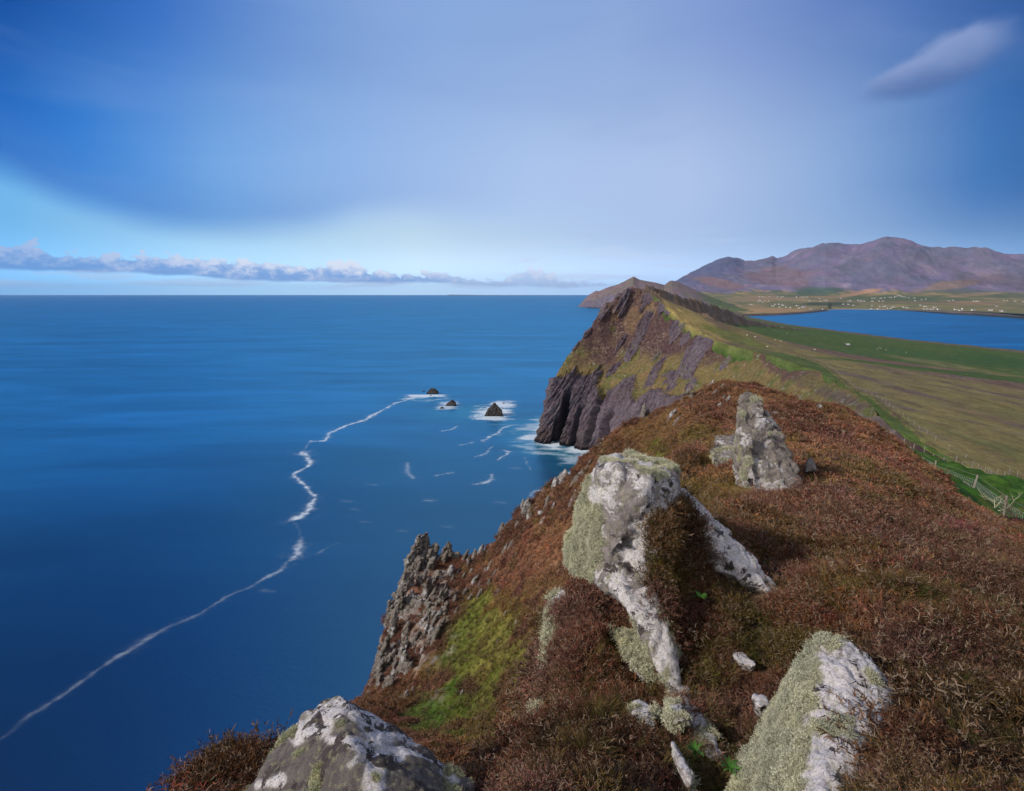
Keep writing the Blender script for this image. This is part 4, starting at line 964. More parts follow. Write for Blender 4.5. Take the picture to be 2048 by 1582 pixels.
def plant_everything():
    rng = R_(77)
    Y = GP[..., 1]; px, py = to_px(GP)
    vis = in_view(GP) & (Y < 17) & (GOD < 0.12)
    nz = fbm(GP / 0.9 + 3, 3)
    bare = blobs(np.zeros(GP.shape), px, py, nz, [(1700, 1252, 72, 34, 8, (1, 1, 1), 0.93), (1262, 1330, 26, 90, -32, (1, 1, 1), 0.8), (1430, 1530, 50, 60, -20, (1, 1, 1), 0.6)])[..., 0]
    grassy = blobs(np.zeros(GP.shape), px, py, nz, [(1430, 970, 90, 75, 0, (1, 1, 1), 0.8), (1490, 1190, 60, 28, 10, (1, 1, 1), 0.8), (1262, 1330, 46, 110, -30, (1, 1, 1), 0.95), (1430, 1500, 70, 80, -25, (1, 1, 1), 0.9), (1375, 1090, 50, 90, -25, (1, 1, 1), 0.5), (1650, 1200, 60, 40, 0, (1, 1, 1), 0.3)])[..., 0]
    grassy = np.maximum(grassy, 0.8 * sst(fbm(GP / 1.5 + 60, 4) + 0.3 * fbm(GP / 0.3, 2), 0.12, 0.3))
    # --- heather close to us
    dens = np.interp(Y, [1, 3, 6, 10, 17], [800, 560, 260, 120, 60])
    gaps = 1 - 0.93 * sst(fbm(GP / 0.5 + 40, 3) + 0.3 * fbm(GP / 0.13, 2), 0.16, 0.30)
    q, n, k = pick(GP, vis * (1 - bare) * gaps * (1 - 0.85 * grassy), dens, rng, 78000)
    c = ground_colour(q) * rng.uniform(0.65, 1.5, (len(q), 1))
    s = rng.uniform(0.6, 1.35, len(q)) * np.interp(q[:, 1], [1, 3, 7, 17], [0.42, 0.58, 0.95, 1.35]) * (1 + 0.9 * fbm(q / 0.45, 2))
    n2 = n * 0.5 + np.array([0, 0, 0.6]); 
    scatter('heather', 'heather', q, euler_from_up(n2, rng, 0.16), s, c)
    q, n, k = pick(GP, vis * (1 - bare) * (1 - 0.9 * grassy) * (Y > 1.7), np.interp(Y, [1, 3, 6, 17], [10, 9, 6, 3.0]) * (0.3 + 1.6 * sst(fbm(GP / 0.8 + 11, 3), -0.1, 0.25)), rng, 6000)
    c = ground_colour(q) * rng.uniform(0.6, 1.9, (len(q), 1)) * rng.uniform(0.8, 1.2, (len(q), 3))
    scatter('heather', 'bush', q - np.array([0, 0, 0.02]), euler_from_up(n * 0.4 + np.array([0, 0, 0.6]), rng, 0.1), rng.uniform(0.6, 1.6, len(q)) * np.interp(q[:, 1], [1, 3, 7, 17], [0.66, 0.95, 1.35, 2.1]), c)
    q, n, k = pick(GP, vis * (1 - bare) * sst(nz, -0.1, 0.25) * (Y > 1.9), dens * 0.16, rng, 9000)
    c = ground_colour(q) * rng.uniform(0.9, 1.5, (len(q), 1)) * np.array([1.15, 1.12, 1.1])
    c = np.where(rng.uniform(0, 1, (len(q), 1)) < 0.22, np.array([0.24, 0.185, 0.14]), c)
    scatter('heather', 'twiggy', q, euler_from_up(n * 0.5 + np.array([0, 0, 0.6]), rng, 0.3), rng.uniform(0.6, 1.2, len(q)) * np.interp(q[:, 1], [1, 3, 7, 17], [0.42, 0.6, 1.0, 1.5]), c)
    # --- grass between
    q, n, k = pick(GP, vis * np.clip(grassy + 0.10, 0, 1) * (1 - bare * 0.4), dens * 0.55, rng, 14000)
    c = ground_colour(q); straw = rng.uniform(0, 1, (len(q), 1)) < 0.45
    c = np.where(straw, c * 0.5 + np.array([0.13, 0.095, 0.045]), c * np.array([0.8, 0.9, 0.8]) + np.array([0.018, 0.034, 0.004])) * rng.uniform(0.7, 1.2, (len(q), 1))
    scatter('grass', 'grass', q, euler_from_up(n * 0.6 + np.array([0, 0, 0.5]), rng, 0.25), rng.uniform(0.55, 1.2, len(q)) * np.interp(q[:, 1], [1, 4, 17], [0.5, 0.7, 1.5]), c)
    # --- the slopes beyond
    Y = HP[..., 1]; px, py = to_px(HP)
    nz = fbm(HP / 4.5, 4); nf = fbm(HP / 1.1, 4)
    col, field = hill_colour(HP, nz, nf)
    gw = np.clip((col[..., 1] - col[..., 0] * 0.66) * 30, 0, 1); gw = np.maximum(gw, 0.8 * sst(fbm(HP / 5 + 60, 4) + 0.3 * fbm(HP / 1.0, 2), 0.10, 0.28) * (1 - CRAGM))
    vis = in_view(HP) & (Y > 9) & (HOD < 0.6)
    q, n, k = pick(HP, vis * (1 - field) * (1 - 0.8 * gw) * (0.35 + sst(nz + nf, -0.3, 0.3)), np.interp(Y, [9, 20, 60, 90], [40, 18, 7.0, 5.5]) * (1 - 0.85 * CRAGM), rng, 80000)
    a = fbm(q / 4.5, 4); b = fbm(q / 1.1, 4)
    c, _ = hill_colour(q, a, b); c = c * rng.uniform(0.65, 1.7, (len(q), 1))
    scatter('heather', 'shrublet', q, euler_from_up(n * 0.5 + np.array([0, 0, 0.6]), rng, 0.2), rng.uniform(0.5, 1.25, len(q)) * np.interp(q[:, 1], [9, 20, 70], [0.36, 0.55, 0.95]), c)
    q, n, k = pick(HP, vis * (1 - field) * (1 - gw) * (1 - CRAGM) * (Y > 13), 0.55 + 0 * Y, rng, 5000)
    c, _ = hill_colour(q, fbm(q / 4.5, 4), fbm(q / 1.1, 4)); c = c * rng.uniform(0.6, 1.5, (len(q), 1)) * rng.uniform(0.85, 1.15, (len(q), 3))
    scatter('heather', 'dome', q - np.array([0, 0, 0.1]), euler_from_up(n * 0.4 + np.array([0, 0, 0.6]), rng, 0.1), rng.uniform(0.5, 1.25, len(q)) * np.interp(q[:, 1], [9, 20, 70], [0.5, 0.8, 1.3]), c)
    q, n, k = pick(HP, vis * (1 - field) * np.clip(gw + 0.15, 0, 1), np.interp(Y, [9, 20, 60, 90], [16, 10, 6, 5.5]) * (1 - 0.7 * CRAGM), rng, 34000)
    a = fbm(q / 4.5, 4); b = fbm(q / 1.1, 4)
    c, _ = hill_colour(q, a, b); c = c * rng.uniform(0.8, 1.5, (len(q), 1)) * np.array([1.0, 1.05, 0.95]) + np.array([0.012, 0.018, 0.0])
    scatter('grass', 'sward', q, euler_from_up(n * 0.8 + np.array([0, 0, 0.2]), rng, 0.2), rng.uniform(0.4, 1.0, len(q)) * np.interp(q[:, 1], [9, 20, 70], [0.5, 0.7, 0.9]), c)
plant_everything()

# ================================================================== ROCKS
def rock_mat(name, S, white=0.5, stain=0.5, warm=0.0, spec=0.2, tone=1.0, bt=1.0, dark=(0.050, 0.040, 0.042), bd=0.02):
    """grey sandstone with pale crusts, dark crusts and fine pits; S = size of a crust patch in metres"""
    m, t, b = mat_new(name)
    p = t.vmath('SCALE', pos(t), scale=1.0 / S)
    warp = t.noise(p, 1.5, 4, 0.6, color=True)
    pw = t.vmath('ADD', p, t.vmath('SCALE', warp, scale=0.8))
    big = t.noise(pw, 0.55, 6, 0.62); med = t.noise(pw, 1.9, 6, 0.65); fin = t.noise(p, 9.0, 5, 0.7); tiny = t.noise(p, 34.0, 4, 0.7)
    beds = t.noise(t.vmath('MULTIPLY', pw, (2.4, 0.9, 3.2)), 0.9, 5, 0.6)
    base = t.mix(t.smooth(beds, 0.35, 0.65), (0.175 + warm, 0.155 + warm * .7, 0.155), (0.27 + warm, 0.235 + warm * .6, 0.225))
    base = t.mix(t.smooth(med, 0.40, 0.70, 0, 0.7), base, (0.135, 0.115, 0.105))
    base = t.vmath('SCALE', base, scale=bt)
    wm = t.smooth(t.math('ADD', t.math('MULTIPLY', big, 0.6), t.math('MULTIPLY', med, 0.45)), 0.60 - 0.20 * white, 0.64 - 0.20 * white)
    crust = t.mix(t.smooth(fin, 0.3, 0.7), (0.44, 0.41, 0.415), (0.60, 0.58, 0.60))
    c = t.mix(t.math('MULTIPLY', wm, attr(t, 'pale', out='Fac')), base, crust)
    n3 = t.noise(t.vmath('ADD', pw, (7.1, 3.3, 1.9)), 1.3, 7, 0.68)
    c = t.mix(t.smooth(n3, 0.60 - 0.06 * stain, 0.63 - 0.06 * stain), c, dark)
    spots = t.smooth(t.noise(p, 13.0, 5, 0.8), 0.53, 0.62); c = t.mix(t.math('MULTIPLY', spots, 0.7), c, (0.11, 0.10, 0.085))
    yl = t.smooth(t.noise(t.vmath('ADD', p, (2.2, 9.1, 4.4)), 5.0, 5, 0.7), 0.52, 0.64)
    c = t.mix(t.math('MULTIPLY', yl, 0.5), c, (0.27, 0.26, 0.15))
    li = attr(t, 'lich', out='Fac')
    c = t.mix(t.smooth(t.math('ADD', li, t.math('MULTIPLY', t.math('SUBTRACT', fin, 0.5), 1.2)), 0.35, 0.65, 0, 0.9), c, t.mix(t.smooth(tiny, 0.3, 0.7), (0.14, 0.13, 0.08), (0.34, 0.34, 0.23)))
    k = t.math('MULTIPLY', t.smooth(tiny, 0.25, 0.75, 0.70, 1.25), tone)
    c = t.vmath('MULTIPLY', c, t.xyz(k, k, k))
    t.put(b.inputs['Base Color'], c); b.inputs['Specular IOR Level'].default_value = spec; b.inputs['Roughness'].default_value = 0.85
    hgt = t.math('ADD', t.math('ADD', t.math('MULTIPLY', fin, 0.8), t.math('MULTIPLY', tiny, 0.35)), t.math('ADD', t.math('MULTIPLY', wm, 0.25), t.math('MULTIPLY', med, 1.5)))
    bp = t.node('ShaderNodeBump'); bp.inputs['Strength'].default_value = 0.9; bp.inputs['Distance'].default_value = bd
    t.put(bp.inputs['Height'], hgt); t.l.new(bp.outputs[0], b.inputs['Normal'])
    return m
def hull_mesh(hulls):
    bm = bmesh.new()
    for h in hulls:
        vs_ = [bm.verts.new(tuple(map(float, c))) for c in h]
        r = bmesh.ops.convex_hull(bm, input=vs_, use_existing_faces=False)
        dead = [g for g in set(r['geom_interior']) | set(r['geom_unused']) if isinstance(g, bmesh.types.BMVert) and g.is_valid]
        if dead: bmesh.ops.delete(bm, geom=dead, context='VERTS')
    me = bpy.data.meshes.new('tmp'); bm.to_mesh(me); bm.free()
    return me
def rock(name, hulls, voxel, mat, amp, size, label, cat='rock', group=None, smooth=3, nrm=(0.62, -0.1, 0.78), lich=None, pale=1.0, seed=0, kind=None, ledge=1.0):
    me = hull_mesh(hulls); o = bpy.data.objects.new(name, me); COL.objects.link(o)
    md = o.modifiers.new('r', 'REMESH'); md.mode = 'VOXEL'; md.voxel_size = voxel
    ms = o.modifiers.new('s', 'SMOOTH'); ms.factor = 0.5; ms.iterations = smooth
    ev = o.evaluated_get(bpy.context.evaluated_depsgraph_get()); me2 = bpy.data.meshes.new_from_object(ev)
    o.modifiers.clear(); o.data = me2; bpy.data.meshes.remove(me)
    n = len(me2.vertices); v = np.empty(n * 3, np.float32); me2.vertices.foreach_get('co', v); v = v.reshape(-1, 3).astype(float)
    nn = np.empty(n * 3, np.float32); me2.vertices.foreach_get('normal', nn); nn = nn.reshape(-1, 3).astype(float)
    nb = np.array(nrm, float); nb /= np.linalg.norm(nb)
    q = v / size + seed * 3.7
    s = (v @ nb) / size
    lay = np.stack([s * 5.0, (q - (q @ nb)[:, None] * nb)[:, 0] * 0.9, (q - (q @ nb)[:, None] * nb)[:, 1] * 0.9], -1)
    wz = fbm(q * 1.3 + 2, 4); w2 = fbm(q * 3.1 + 8, 3)
    def saw(x):
        f = x - np.floor(x); return np.where(f < 0.86, f / 0.86, (1 - f) / 0.14) - 0.5
    creases = np.minimum(np.abs(perlin(q * 2.3 + w2[:, None] * 0.3)), 0.22) / 0.22 - 1
    cr2 = np.minimum(np.abs(perlin(q * 5.2 + 4 + w2[:, None] * 0.4)), 0.18) / 0.18 - 1
    d = fbm(q * 1.2, 4, 0.5) * 0.75 + ridged(lay + 0.5 * w2[:, None], 4, 0.6) * 0.28 * ledge
    d = d + saw(s * 2.6 + wz * 1.1) * 0.42 * ledge + saw(s * 7.5 + wz * 2.0 + w2 * 0.6) * 0.20 * ledge * sst(wz, -0.3, 0.2)
    d = d + creases * 0.42 + cr2 * 0.20 + fbm(q * 11, 4, 0.6) * 0.20
    v2 = v + nn * (d * amp)[:, None]
    me2.vertices.foreach_set('co', v2.astype(np.float32).ravel()); me2.update()
    me2.vertices.foreach_get('normal', nn2 := np.empty(n * 3, np.float32)); nn2 = nn2.reshape(-1, 3).astype(float)
    me2.polygons.foreach_set('use_smooth', np.ones(len(me2.polygons), bool))
    lv = np.zeros(n)
    if lich is not None: lv = lich(v2, nn2, fbm(q * 2.2 + 5, 4))
    if callable(pale): pale = pale(v2)
    set_float(me2, 'lich', lv); set_float(me2, 'pale', np.zeros(n) + pale if np.ndim(pale) == 0 else pale)
    me2.materials.clear(); me2.materials.append(mat)
    tag(o, label, cat, group, kind)
    return o, v2, nn2, lv
def H(*pts):
    a = np.array(pts, float); return P(a[:, 0], a[:, 1], a[:, 2])
def lichen_on(parent, v, n, lv, count, scl, tint=(0.52, 0.52, 0.40), rng=None):
    w = lv * (lv > 0.3) * (0.25 + sst(fbm(v / 0.09 + 7, 3), -0.15, 0.15)); px, py = to_px(v)
    cam_side = ((v - np.array([0, 0, EYE])) * n).sum(1) < 0.25 * np.linalg.norm(v - np.array([0, 0, EYE]), axis=1)
    w = w * cam_side * (py < 1700)
    if w.sum() <= 0: return
    k = rng.choice(len(v), count, p=w / w.sum())
    q = v[k] + rng.normal(0, 0.003, (count, 3)); nn = n[k] * 0.8 + np.array([0, 0, 0.25])
    hue = fbm(q / 0.12, 3)[:, None]
    t = np.array(tint) * (1 + 0.25 * hue) + np.clip(hue, 0, 1) * np.array([0.10, 0.06, -0.04])
    o = scatter('lichen', 'lichen', q, euler_from_up(nn, rng, 0.35), rng.uniform(0.45, 1.35, count) * scl * (0.50 + 0.6 * lv[k]) * (1 + 0.8 * fbm(q / 0.10 + 2, 2)), t * rng.uniform(0.8, 1.2, (count, 1)), parent=parent)
    if 'label' in o: del o['label']
    return o
RR = R_(5)
M_ROCK = rock_mat('crusted_sandstone', 0.22, 0.62, 0.30, bd=0.012)
M_ROCKW = rock_mat('white_crusted_sandstone', 0.20, 0.95, 0.55, bd=0.010)
M_ROCKD = rock_mat('dark_crusted_sandstone', 0.16, 1.6, 1.15, bt=0.50, bd=0.010)
M_ROCKM = rock_mat('grey_sandstone', 0.5, 0.34, 0.35, warm=0.01, tone=0.9, bd=0.04)
M_CRAG = rock_mat('crag_sandstone', 1.2, 0.22, 0.55, warm=0.02, tone=0.72, dark=(0.085, 0.060, 0.050), bd=0.10)

# --- the tall crusted rock in the middle
def big_lichen(v, n, f):
    px, py = to_px(v)
    a = sst(f * 2.4 - (px - np.interp(py, [900, 1000, 1140, 1400], [1190, 1196, 1215, 1240])) / 34, -0.3, 1.2) * (py < 1165)
    rim = sst(n[:, 2] * 0.7 + f * 1.3, 0.62, 0.95) * (py < 1000) * 0.9
    sp = sst(f + 0.22 * np.exp(-((px - 1300) / 28) ** 2 - ((py - 1030) / 50) ** 2) + 0.22 * np.exp(-((px - 1355) / 18) ** 2 - ((py - 990) / 45) ** 2), 0.34, 0.5)
    lower = sst(f, -0.02, 0.3) * sst(py, 1160, 1300) * 0.75
    return np.clip(np.maximum.reduce([a, rim, sp, lower]), 0, 1)
def central_rock():
    h = [H((1188, 925, 4.25), (1210, 908, 4.45), (1262, 903, 4.65), (1322, 915, 4.65), (1350, 932, 4.45), (1356, 965, 4.1), (1300, 948, 3.95), (1240, 932, 4.0), (1197, 942, 4.05),
           (1180, 1010, 4.1), (1184, 1055, 4.0), (1240, 1075, 3.75), (1312, 1080, 3.8), (1362, 1010, 4.25), (1330, 1040, 4.6), (1230, 1040, 4.7)),
         H((1186, 935, 4.3), (1200, 965, 4.1), (1165, 1005, 4.2), (1138, 1075, 4.1), (1132, 1120, 4.0), (1152, 1142, 3.85), (1205, 1138, 3.65), (1245, 1080, 3.7), (1230, 1000, 4.0), (1170, 1060, 4.6), (1155, 1130, 4.5), (1250, 960, 4.5)),
         H((1195, 1050, 3.95), (1300, 1075, 3.78), (1160, 1135, 3.82), (1225, 1172, 3.5), (1300, 1180, 3.5), (1318, 1120, 3.65), (1262, 1215, 3.35), (1322, 1270, 3.3), (1260, 1100, 4.3), (1300, 1200, 4.0)),
         H((1290, 1055, 3.82), (1335, 1010, 4.0), (1322, 1110, 3.5), (1300, 1105, 3.55), (1275, 1060, 3.7), (1330, 1080, 3.9)),
         H((1330, 1370, 3.0), (1374, 1372, 3.02), (1408, 1440, 2.72), (1446, 1510, 2.42), (1420, 1525, 2.4), (1385, 1470, 2.58), (1346, 1425, 2.8), (1400, 1450, 3.15), (1440, 1520, 2.8)),
         H((1310, 1040, 4.12), (1375, 1062, 4.32), (1412, 1125, 4.1), (1392, 1190, 3.85), (1345, 1235, 3.55), (1312, 1185, 3.68), (1352, 1300, 3.35), (1400, 1250, 4.2), (1330, 1100, 4.5)),
         H((1232, 1170, 3.46), (1308, 1175, 3.42), (1335, 1250, 3.25), (1362, 1390, 2.95), (1345, 1395, 2.95), (1318, 1330, 3.05), (1280, 1262, 3.2), (1340, 1300, 3.6), (1370, 1400, 3.3)),
         H((1330, 935, 4.7), (1362, 985, 4.45), (1372, 1022, 4.3), (1430, 1052, 4.25), (1500, 1108, 4.1), (1552, 1172, 3.9), (1540, 1190, 3.75), (1480, 1162, 3.85), (1420, 1130, 3.95), (1395, 1070, 4.1), (1370, 1060, 4.2), (1440, 1160, 4.3), (1530, 1230, 4.1), (1380, 1100, 4.8))]
    o, v, n, lv = rock('rock', h, 0.016, M_ROCK, 0.050, 0.55, 'tall white crusted rock, flat topped, with shaggy pale green lichen down its left side', smooth=1, lich=big_lichen, seed=1)
    lichen_on(o, v, n, lv, 6500, 0.60, rng=RR)
    # heather growing on the shoulder between the two arms
    px, py = to_px(v); cam_d_ = v - np.array([0, 0, EYE]); facing = (cam_d_ * n).sum(1) < 0
    cx_ = np.interp(py, [1010, 1100, 1200, 1290], [1345, 1365, 1362, 1372]); hw = np.interp(py, [1005, 1060, 1150, 1220, 1290], [10, 44, 60, 48, 14])
    w = facing * (np.abs(px - cx_ + 14 * fbm(v / 0.1, 3)) < hw) * (py > 1005) * (py < 1290) * (n[:, 2] > -0.35)
    k = RR.choice(len(v), 900, p=w / w.sum()); c = ground_colour(v[k]) * RR.uniform(0.7, 1.4, (900, 1))
    scatter('heather', 'heather', v[k] - n[k] * 0.01, euler_from_up(n[k] * 0.5 + np.array([0, -0.1, 0.5]), RR, 0.2), RR.uniform(0.5, 0.95, 900), c)
    k = RR.choice(len(v), 260, p=w / w.sum()); c = ground_colour(v[k]) * np.array([1.0, 1.35, 0.9]) + np.array([0.02, 0.02, 0])
    scatter('grass', 'grass', v[k] - n[k] * 0.01, euler_from_up(n[k] * 0.5 + np.array([0, -0.1, 0.5]), RR, 0.3), RR.uniform(0.4, 0.8, 260), c)
    return o
central_rock()
# --- bottom right rock
def right_lichen(v, n, f):
    px, py = to_px(v)
    xx = px - np.interp(py, [1260, 1300, 1400, 1500, 1582, 1700], [1650, 1648, 1640, 1625, 1618, 1610])
    return np.clip(np.maximum(sst(-xx / 30 + f * 2.6, -0.3, 1.2), sst(f + 0.1, 0.32, 0.45) * 0.8), 0, 1)
h = [H((1648, 1268, 2.65), (1682, 1272, 2.6), (1742, 1312, 2.5), (1808, 1392, 2.35), (1770, 1420, 2.15), (1705, 1480, 1.95), (1650, 1600, 1.72), (1612, 1310, 2.55), (1562, 1390, 2.45), (1515, 1470, 2.32), (1475, 1570, 2.1), (1470, 1700, 1.9),
       (1700, 1700, 1.6), (1640, 1330, 2.9), (1760, 1430, 2.75), (1660, 1400, 2.2), (1645, 1500, 1.95)),
     H((1640, 1480, 2.05), (1700, 1470, 1.98), (1730, 1560, 1.8), (1735, 1640, 1.7), (1640, 1640, 1.68), (1620, 1560, 1.85), (1700, 1560, 2.1)),
     H((1500, 1500, 2.25), (1560, 1470, 2.2), (1575, 1560, 2.0), (1500, 1640, 1.95), (1460, 1600, 2.05), (1520, 1600, 2.3))]
o, v, n, lv = rock('rock', h, 0.012, M_ROCKW, 0.032, 0.38, 'pointed rock at the lower right, white on one face, furred grey green on the other', lich=right_lichen, seed=2)
lichen_on(o, v, n, lv, 6500, 0.52, tint=(0.44, 0.45, 0.36), rng=RR)
# --- bottom left rock
def left_pale(v):
    px, py = to_px(v); f = fbm(v / 0.16, 4) * 1.0
    out = np.zeros(len(v))
    for ax, ay, bx, by, w_ in ((690, 1385, 640, 1450, 34), (700, 1400, 760, 1470, 34), (640, 1450, 600, 1465, 22), (660, 1480, 740, 1490, 16), (740, 1500, 700, 1530, 14), (720, 1495, 800, 1510, 16), (800, 1500, 880, 1520, 9), (750, 1510, 745, 1560, 20), (890, 1540, 910, 1560, 10), (520, 1570, 560, 1560, 10), (860, 1500, 800, 1470, 8)):
        d, _, _ = seg_dist(np.stack([px, py], -1), np.array([[ax, ay], [bx, by]], float)); out = np.maximum(out, sst(d / w_ + f * 1.2, 1.2, 0.8))
    return out
def left_lichen(v, n, f):
    px, py = to_px(v)
    return np.clip(sst(f + 0.10 * (py < 1405) + 0.08 * (px < 640) + 0.08 * ((px > 830) & (px < 930)) + 0.06 * (py > 1500), 0.32, 0.46), 0, 1)
h = [H((684, 1386, 2.5), (640, 1402, 2.5), (598, 1438, 2.48), (592, 1462, 2.35), (735, 1428, 2.42), (800, 1478, 2.3), (878, 1518, 2.2), (950, 1562, 2.12), (955, 1650, 1.95), (700, 1490, 2.05), (540, 1530, 2.25), (490, 1582, 2.15), (470, 1680, 2.0),
       (700, 1760, 1.6), (850, 1720, 1.65), (690, 1430, 2.9), (850, 1560, 2.7), (560, 1560, 2.7)),
     H((800, 1480, 2.25), (880, 1500, 2.22), (830, 1560, 1.95), (760, 1520, 2.02), (900, 1620, 1.9), (740, 1640, 1.75)),
     H((600, 1420, 2.45), (690, 1392, 2.45), (720, 1430, 2.3), (700, 1490, 2.08), (620, 1500, 2.15), (590, 1455, 2.33), (660, 1480, 2.5))]
o, v, n, lv = rock('rock', h, 0.011, M_ROCKD, 0.030, 0.42, 'sloping slab at the bottom left, dark crust with smooth white patches along its ridge', lich=left_lichen, pale=left_pale, seed=7, ledge=0.5)
lichen_on(o, v, n, lv, 1500, 0.48, tint=(0.38, 0.39, 0.27), rng=RR)
# --- rock on the heath behind
def mid_lichen(v, n, f):
    px, py = to_px(v)
    return np.clip(sst(f + 0.20 * (px < 1512) - 0.16, 0.12, 0.4), 0, 1)
h = [H((1480, 786, 9.95), (1492, 778, 10.0), (1514, 784, 9.95), (1528, 815, 9.7), (1530, 880, 9.35), (1530, 985, 8.75), (1468, 978, 8.95), (1468, 900, 9.35), (1474, 830, 9.7), (1500, 840, 10.3), (1480, 950, 9.9)),
     H((1518, 812, 9.75), (1540, 826, 9.75), (1560, 852, 9.6), (1578, 895, 9.35), (1594, 940, 9.05), (1586, 985, 8.7), (1505, 995, 8.6), (1502, 900, 9.1), (1565, 950, 9.9), (1530, 870, 10.1)),
     H((1480, 870, 9.2), (1505, 865, 9.15), (1512, 960, 8.75), (1482, 965, 8.8), (1495, 900, 9.5)),
     H((1548, 905, 9.1), (1592, 925, 9.1), (1606, 968, 8.8), (1570, 995, 8.6), (1550, 980, 8.7), (1570, 960, 9.3))]
o, v, n, lv = rock('rock', h, 0.024, M_ROCKM, 0.085, 0.75, 'upright cracked grey rock with yellow green lichen, standing on the heath behind', lich=mid_lichen, seed=3)
lichen_on(o, v, n, lv, 2600, 0.95, rng=RR)
def small(h, voxel, mat, amp, size, label, lich=None, cnt=0, ls=1.0, seed=4, pale=1.0, cat='rock', ledge=1.0):
    o, v, n, lv = rock('rock', h, voxel, mat, amp, size, label, cat=cat, lich=lich, seed=seed, pale=pale, ledge=ledge)
    if cnt: lichen_on(o, v, n, lv, cnt, ls, rng=RR)
    return o
allover = lambda v, n, f: np.clip(sst(f + 0.35, 0.2, 0.5), 0, 1)
patchy = lambda v, n, f: np.clip(sst(f, 0.1, 0.35), 0, 1)
small([H((1106, 1184, 4.75), (1130, 1178, 4.7), (1142, 1225, 4.5), (1128, 1290, 4.1), (1106, 1350, 3.85), (1084, 1345, 3.95), (1090, 1265, 4.4), (1120, 1260, 4.9), (1110, 1420, 3.95), (1080, 1420, 3.7), (1100, 1230, 5.0))], 0.016, M_ROCK, 0.04, 0.4,
      'narrow upright fin of rock furred with pale lichen at the edge above the grassy slope', allover, 1000, 0.95, 5)
small([H((1070, 1400, 3.6), (1090, 1385, 3.6), (1085, 1440, 3.3), (1060, 1460, 3.3), (1065, 1500, 3.3), (1090, 1480, 3.6))], 0.016, M_ROCKD, 0.03, 0.3, 'small dark stone in the heather just below the lichen furred fin', patchy, 100, 0.8, 6)
small([H((1215, 1255, 4.0), (1250, 1262, 3.85), (1330, 1300, 3.45), (1340, 1370, 3.3), (1302, 1362, 3.2), (1262, 1320, 3.4), (1240, 1280, 3.7), (1300, 1400, 3.6), (1340, 1400, 3.6))], 0.016, M_ROCK, 0.04, 0.4,
      'low mossy ledge with a white lower lip in the hollow under the tall rock', lambda v, n, f: np.clip(sst(n[:, 2] + f, 0.2, 0.6), 0, 1), 500, 0.65, 8)
small([H((1262, 1400, 2.85), (1285, 1398, 2.85), (1310, 1420, 2.7), (1312, 1450, 2.55), (1285, 1455, 2.55), (1262, 1425, 2.7), (1290, 1460, 2.9), (1300, 1480, 2.6))], 0.012, M_ROCKW, 0.02, 0.2, 'small white knob of rock poking out of heather at the bottom centre', patchy, 120, 0.7, 9)
small([H((1335, 1398, 2.75), (1362, 1402, 2.72), (1372, 1440, 2.5), (1345, 1450, 2.5), (1332, 1420, 2.6), (1360, 1460, 2.8))], 0.012, M_ROCK, 0.02, 0.25, 'small round stone wholly furred with green lichen below the tall rock', allover, 260, 0.6, 10)
small([H((1342, 1478, 2.3), (1354, 1490, 2.25), (1386, 1545, 2.1), (1382, 1572, 2.05), (1362, 1540, 2.1), (1346, 1505, 2.2), (1372, 1590, 2.35))], 0.009, M_ROCK, 0.02, 0.25, 'bluish white sliver of rock in dark heather at the bottom edge', patchy, 90, 0.6, 11)
small([H((1462, 1302, 3.2), (1490, 1304, 3.18), (1512, 1326, 3.05), (1508, 1336, 3.0), (1482, 1326, 3.05), (1465, 1314, 3.15), (1490, 1360, 3.3))], 0.010, M_ROCK, 0.022, 0.25, 'small pale stone half buried in heather left of the pointed rock', None, 0, 1, 12)
small([H((1504, 1382, 2.75), (1528, 1390, 2.7), (1540, 1410, 2.62), (1520, 1416, 2.6), (1504, 1400, 2.68), (1520, 1450, 2.85))], 0.010, M_ROCKD, 0.025, 0.25, 'brownish stone in shadowed heather touching the lichened flank of the pointed rock', None, 0, 1, 13)
small([H((1430, 870, 12.25), (1470, 868, 12.25), (1478, 900, 11.55), (1465, 950, 10.50), (1430, 945, 10.50), (1420, 900, 11.55), (1450, 930, 12.25))], 0.05, M_ROCKM, 0.10, 1.0, 'low grey slab with brown heather on top, left of the upright cracked rock', patchy, 200, 1.2, 14)
small([H((1435, 882, 13.30), (1450, 872, 13.30), (1470, 868, 13.30), (1472, 880, 12.95), (1445, 892, 12.81), (1455, 900, 13.65))], 0.04, M_ROCKM, 0.06, 0.6, 'flat tilted flake of grey stone lying on the low slab', None, 0, 1, 15)
small([H((1618, 912, 9.95), (1628, 915, 9.95), (1634, 940, 9.64), (1610, 945, 9.64), (1610, 925, 9.80), (1622, 950, 10.19))], 0.03, M_ROCKM, 0.04, 0.5, 'small grey stone in heather right beside the upright cracked rock', None, 0, 1, 16)
small([H((1542, 822, 24), (1555, 820, 24), (1560, 828, 23.6), (1545, 832, 23.6), (1552, 838, 24.4))], 0.05, M_ROCKM, 0.06, 0.6, 'little pale stone on the brown crest above the upright cracked rock', None, 0, 1, 17)
small([H((1772, 902, 27), (1780, 902, 27), (1782, 912, 26.6), (1773, 914, 26.6), (1778, 918, 27.2))], 0.05, M_ROCKW, 0.05, 0.5, 'tiny white stone in heather below the yellow marker post', None, 0, 1, 18)
small([H((1775, 916, 23), (1786, 914, 23), (1790, 924, 22.6), (1778, 928, 22.6), (1785, 932, 23.2))], 0.05, M_ROCKW, 0.05, 0.5, 'white stone in heather just below an even smaller one', None, 0, 1, 19)
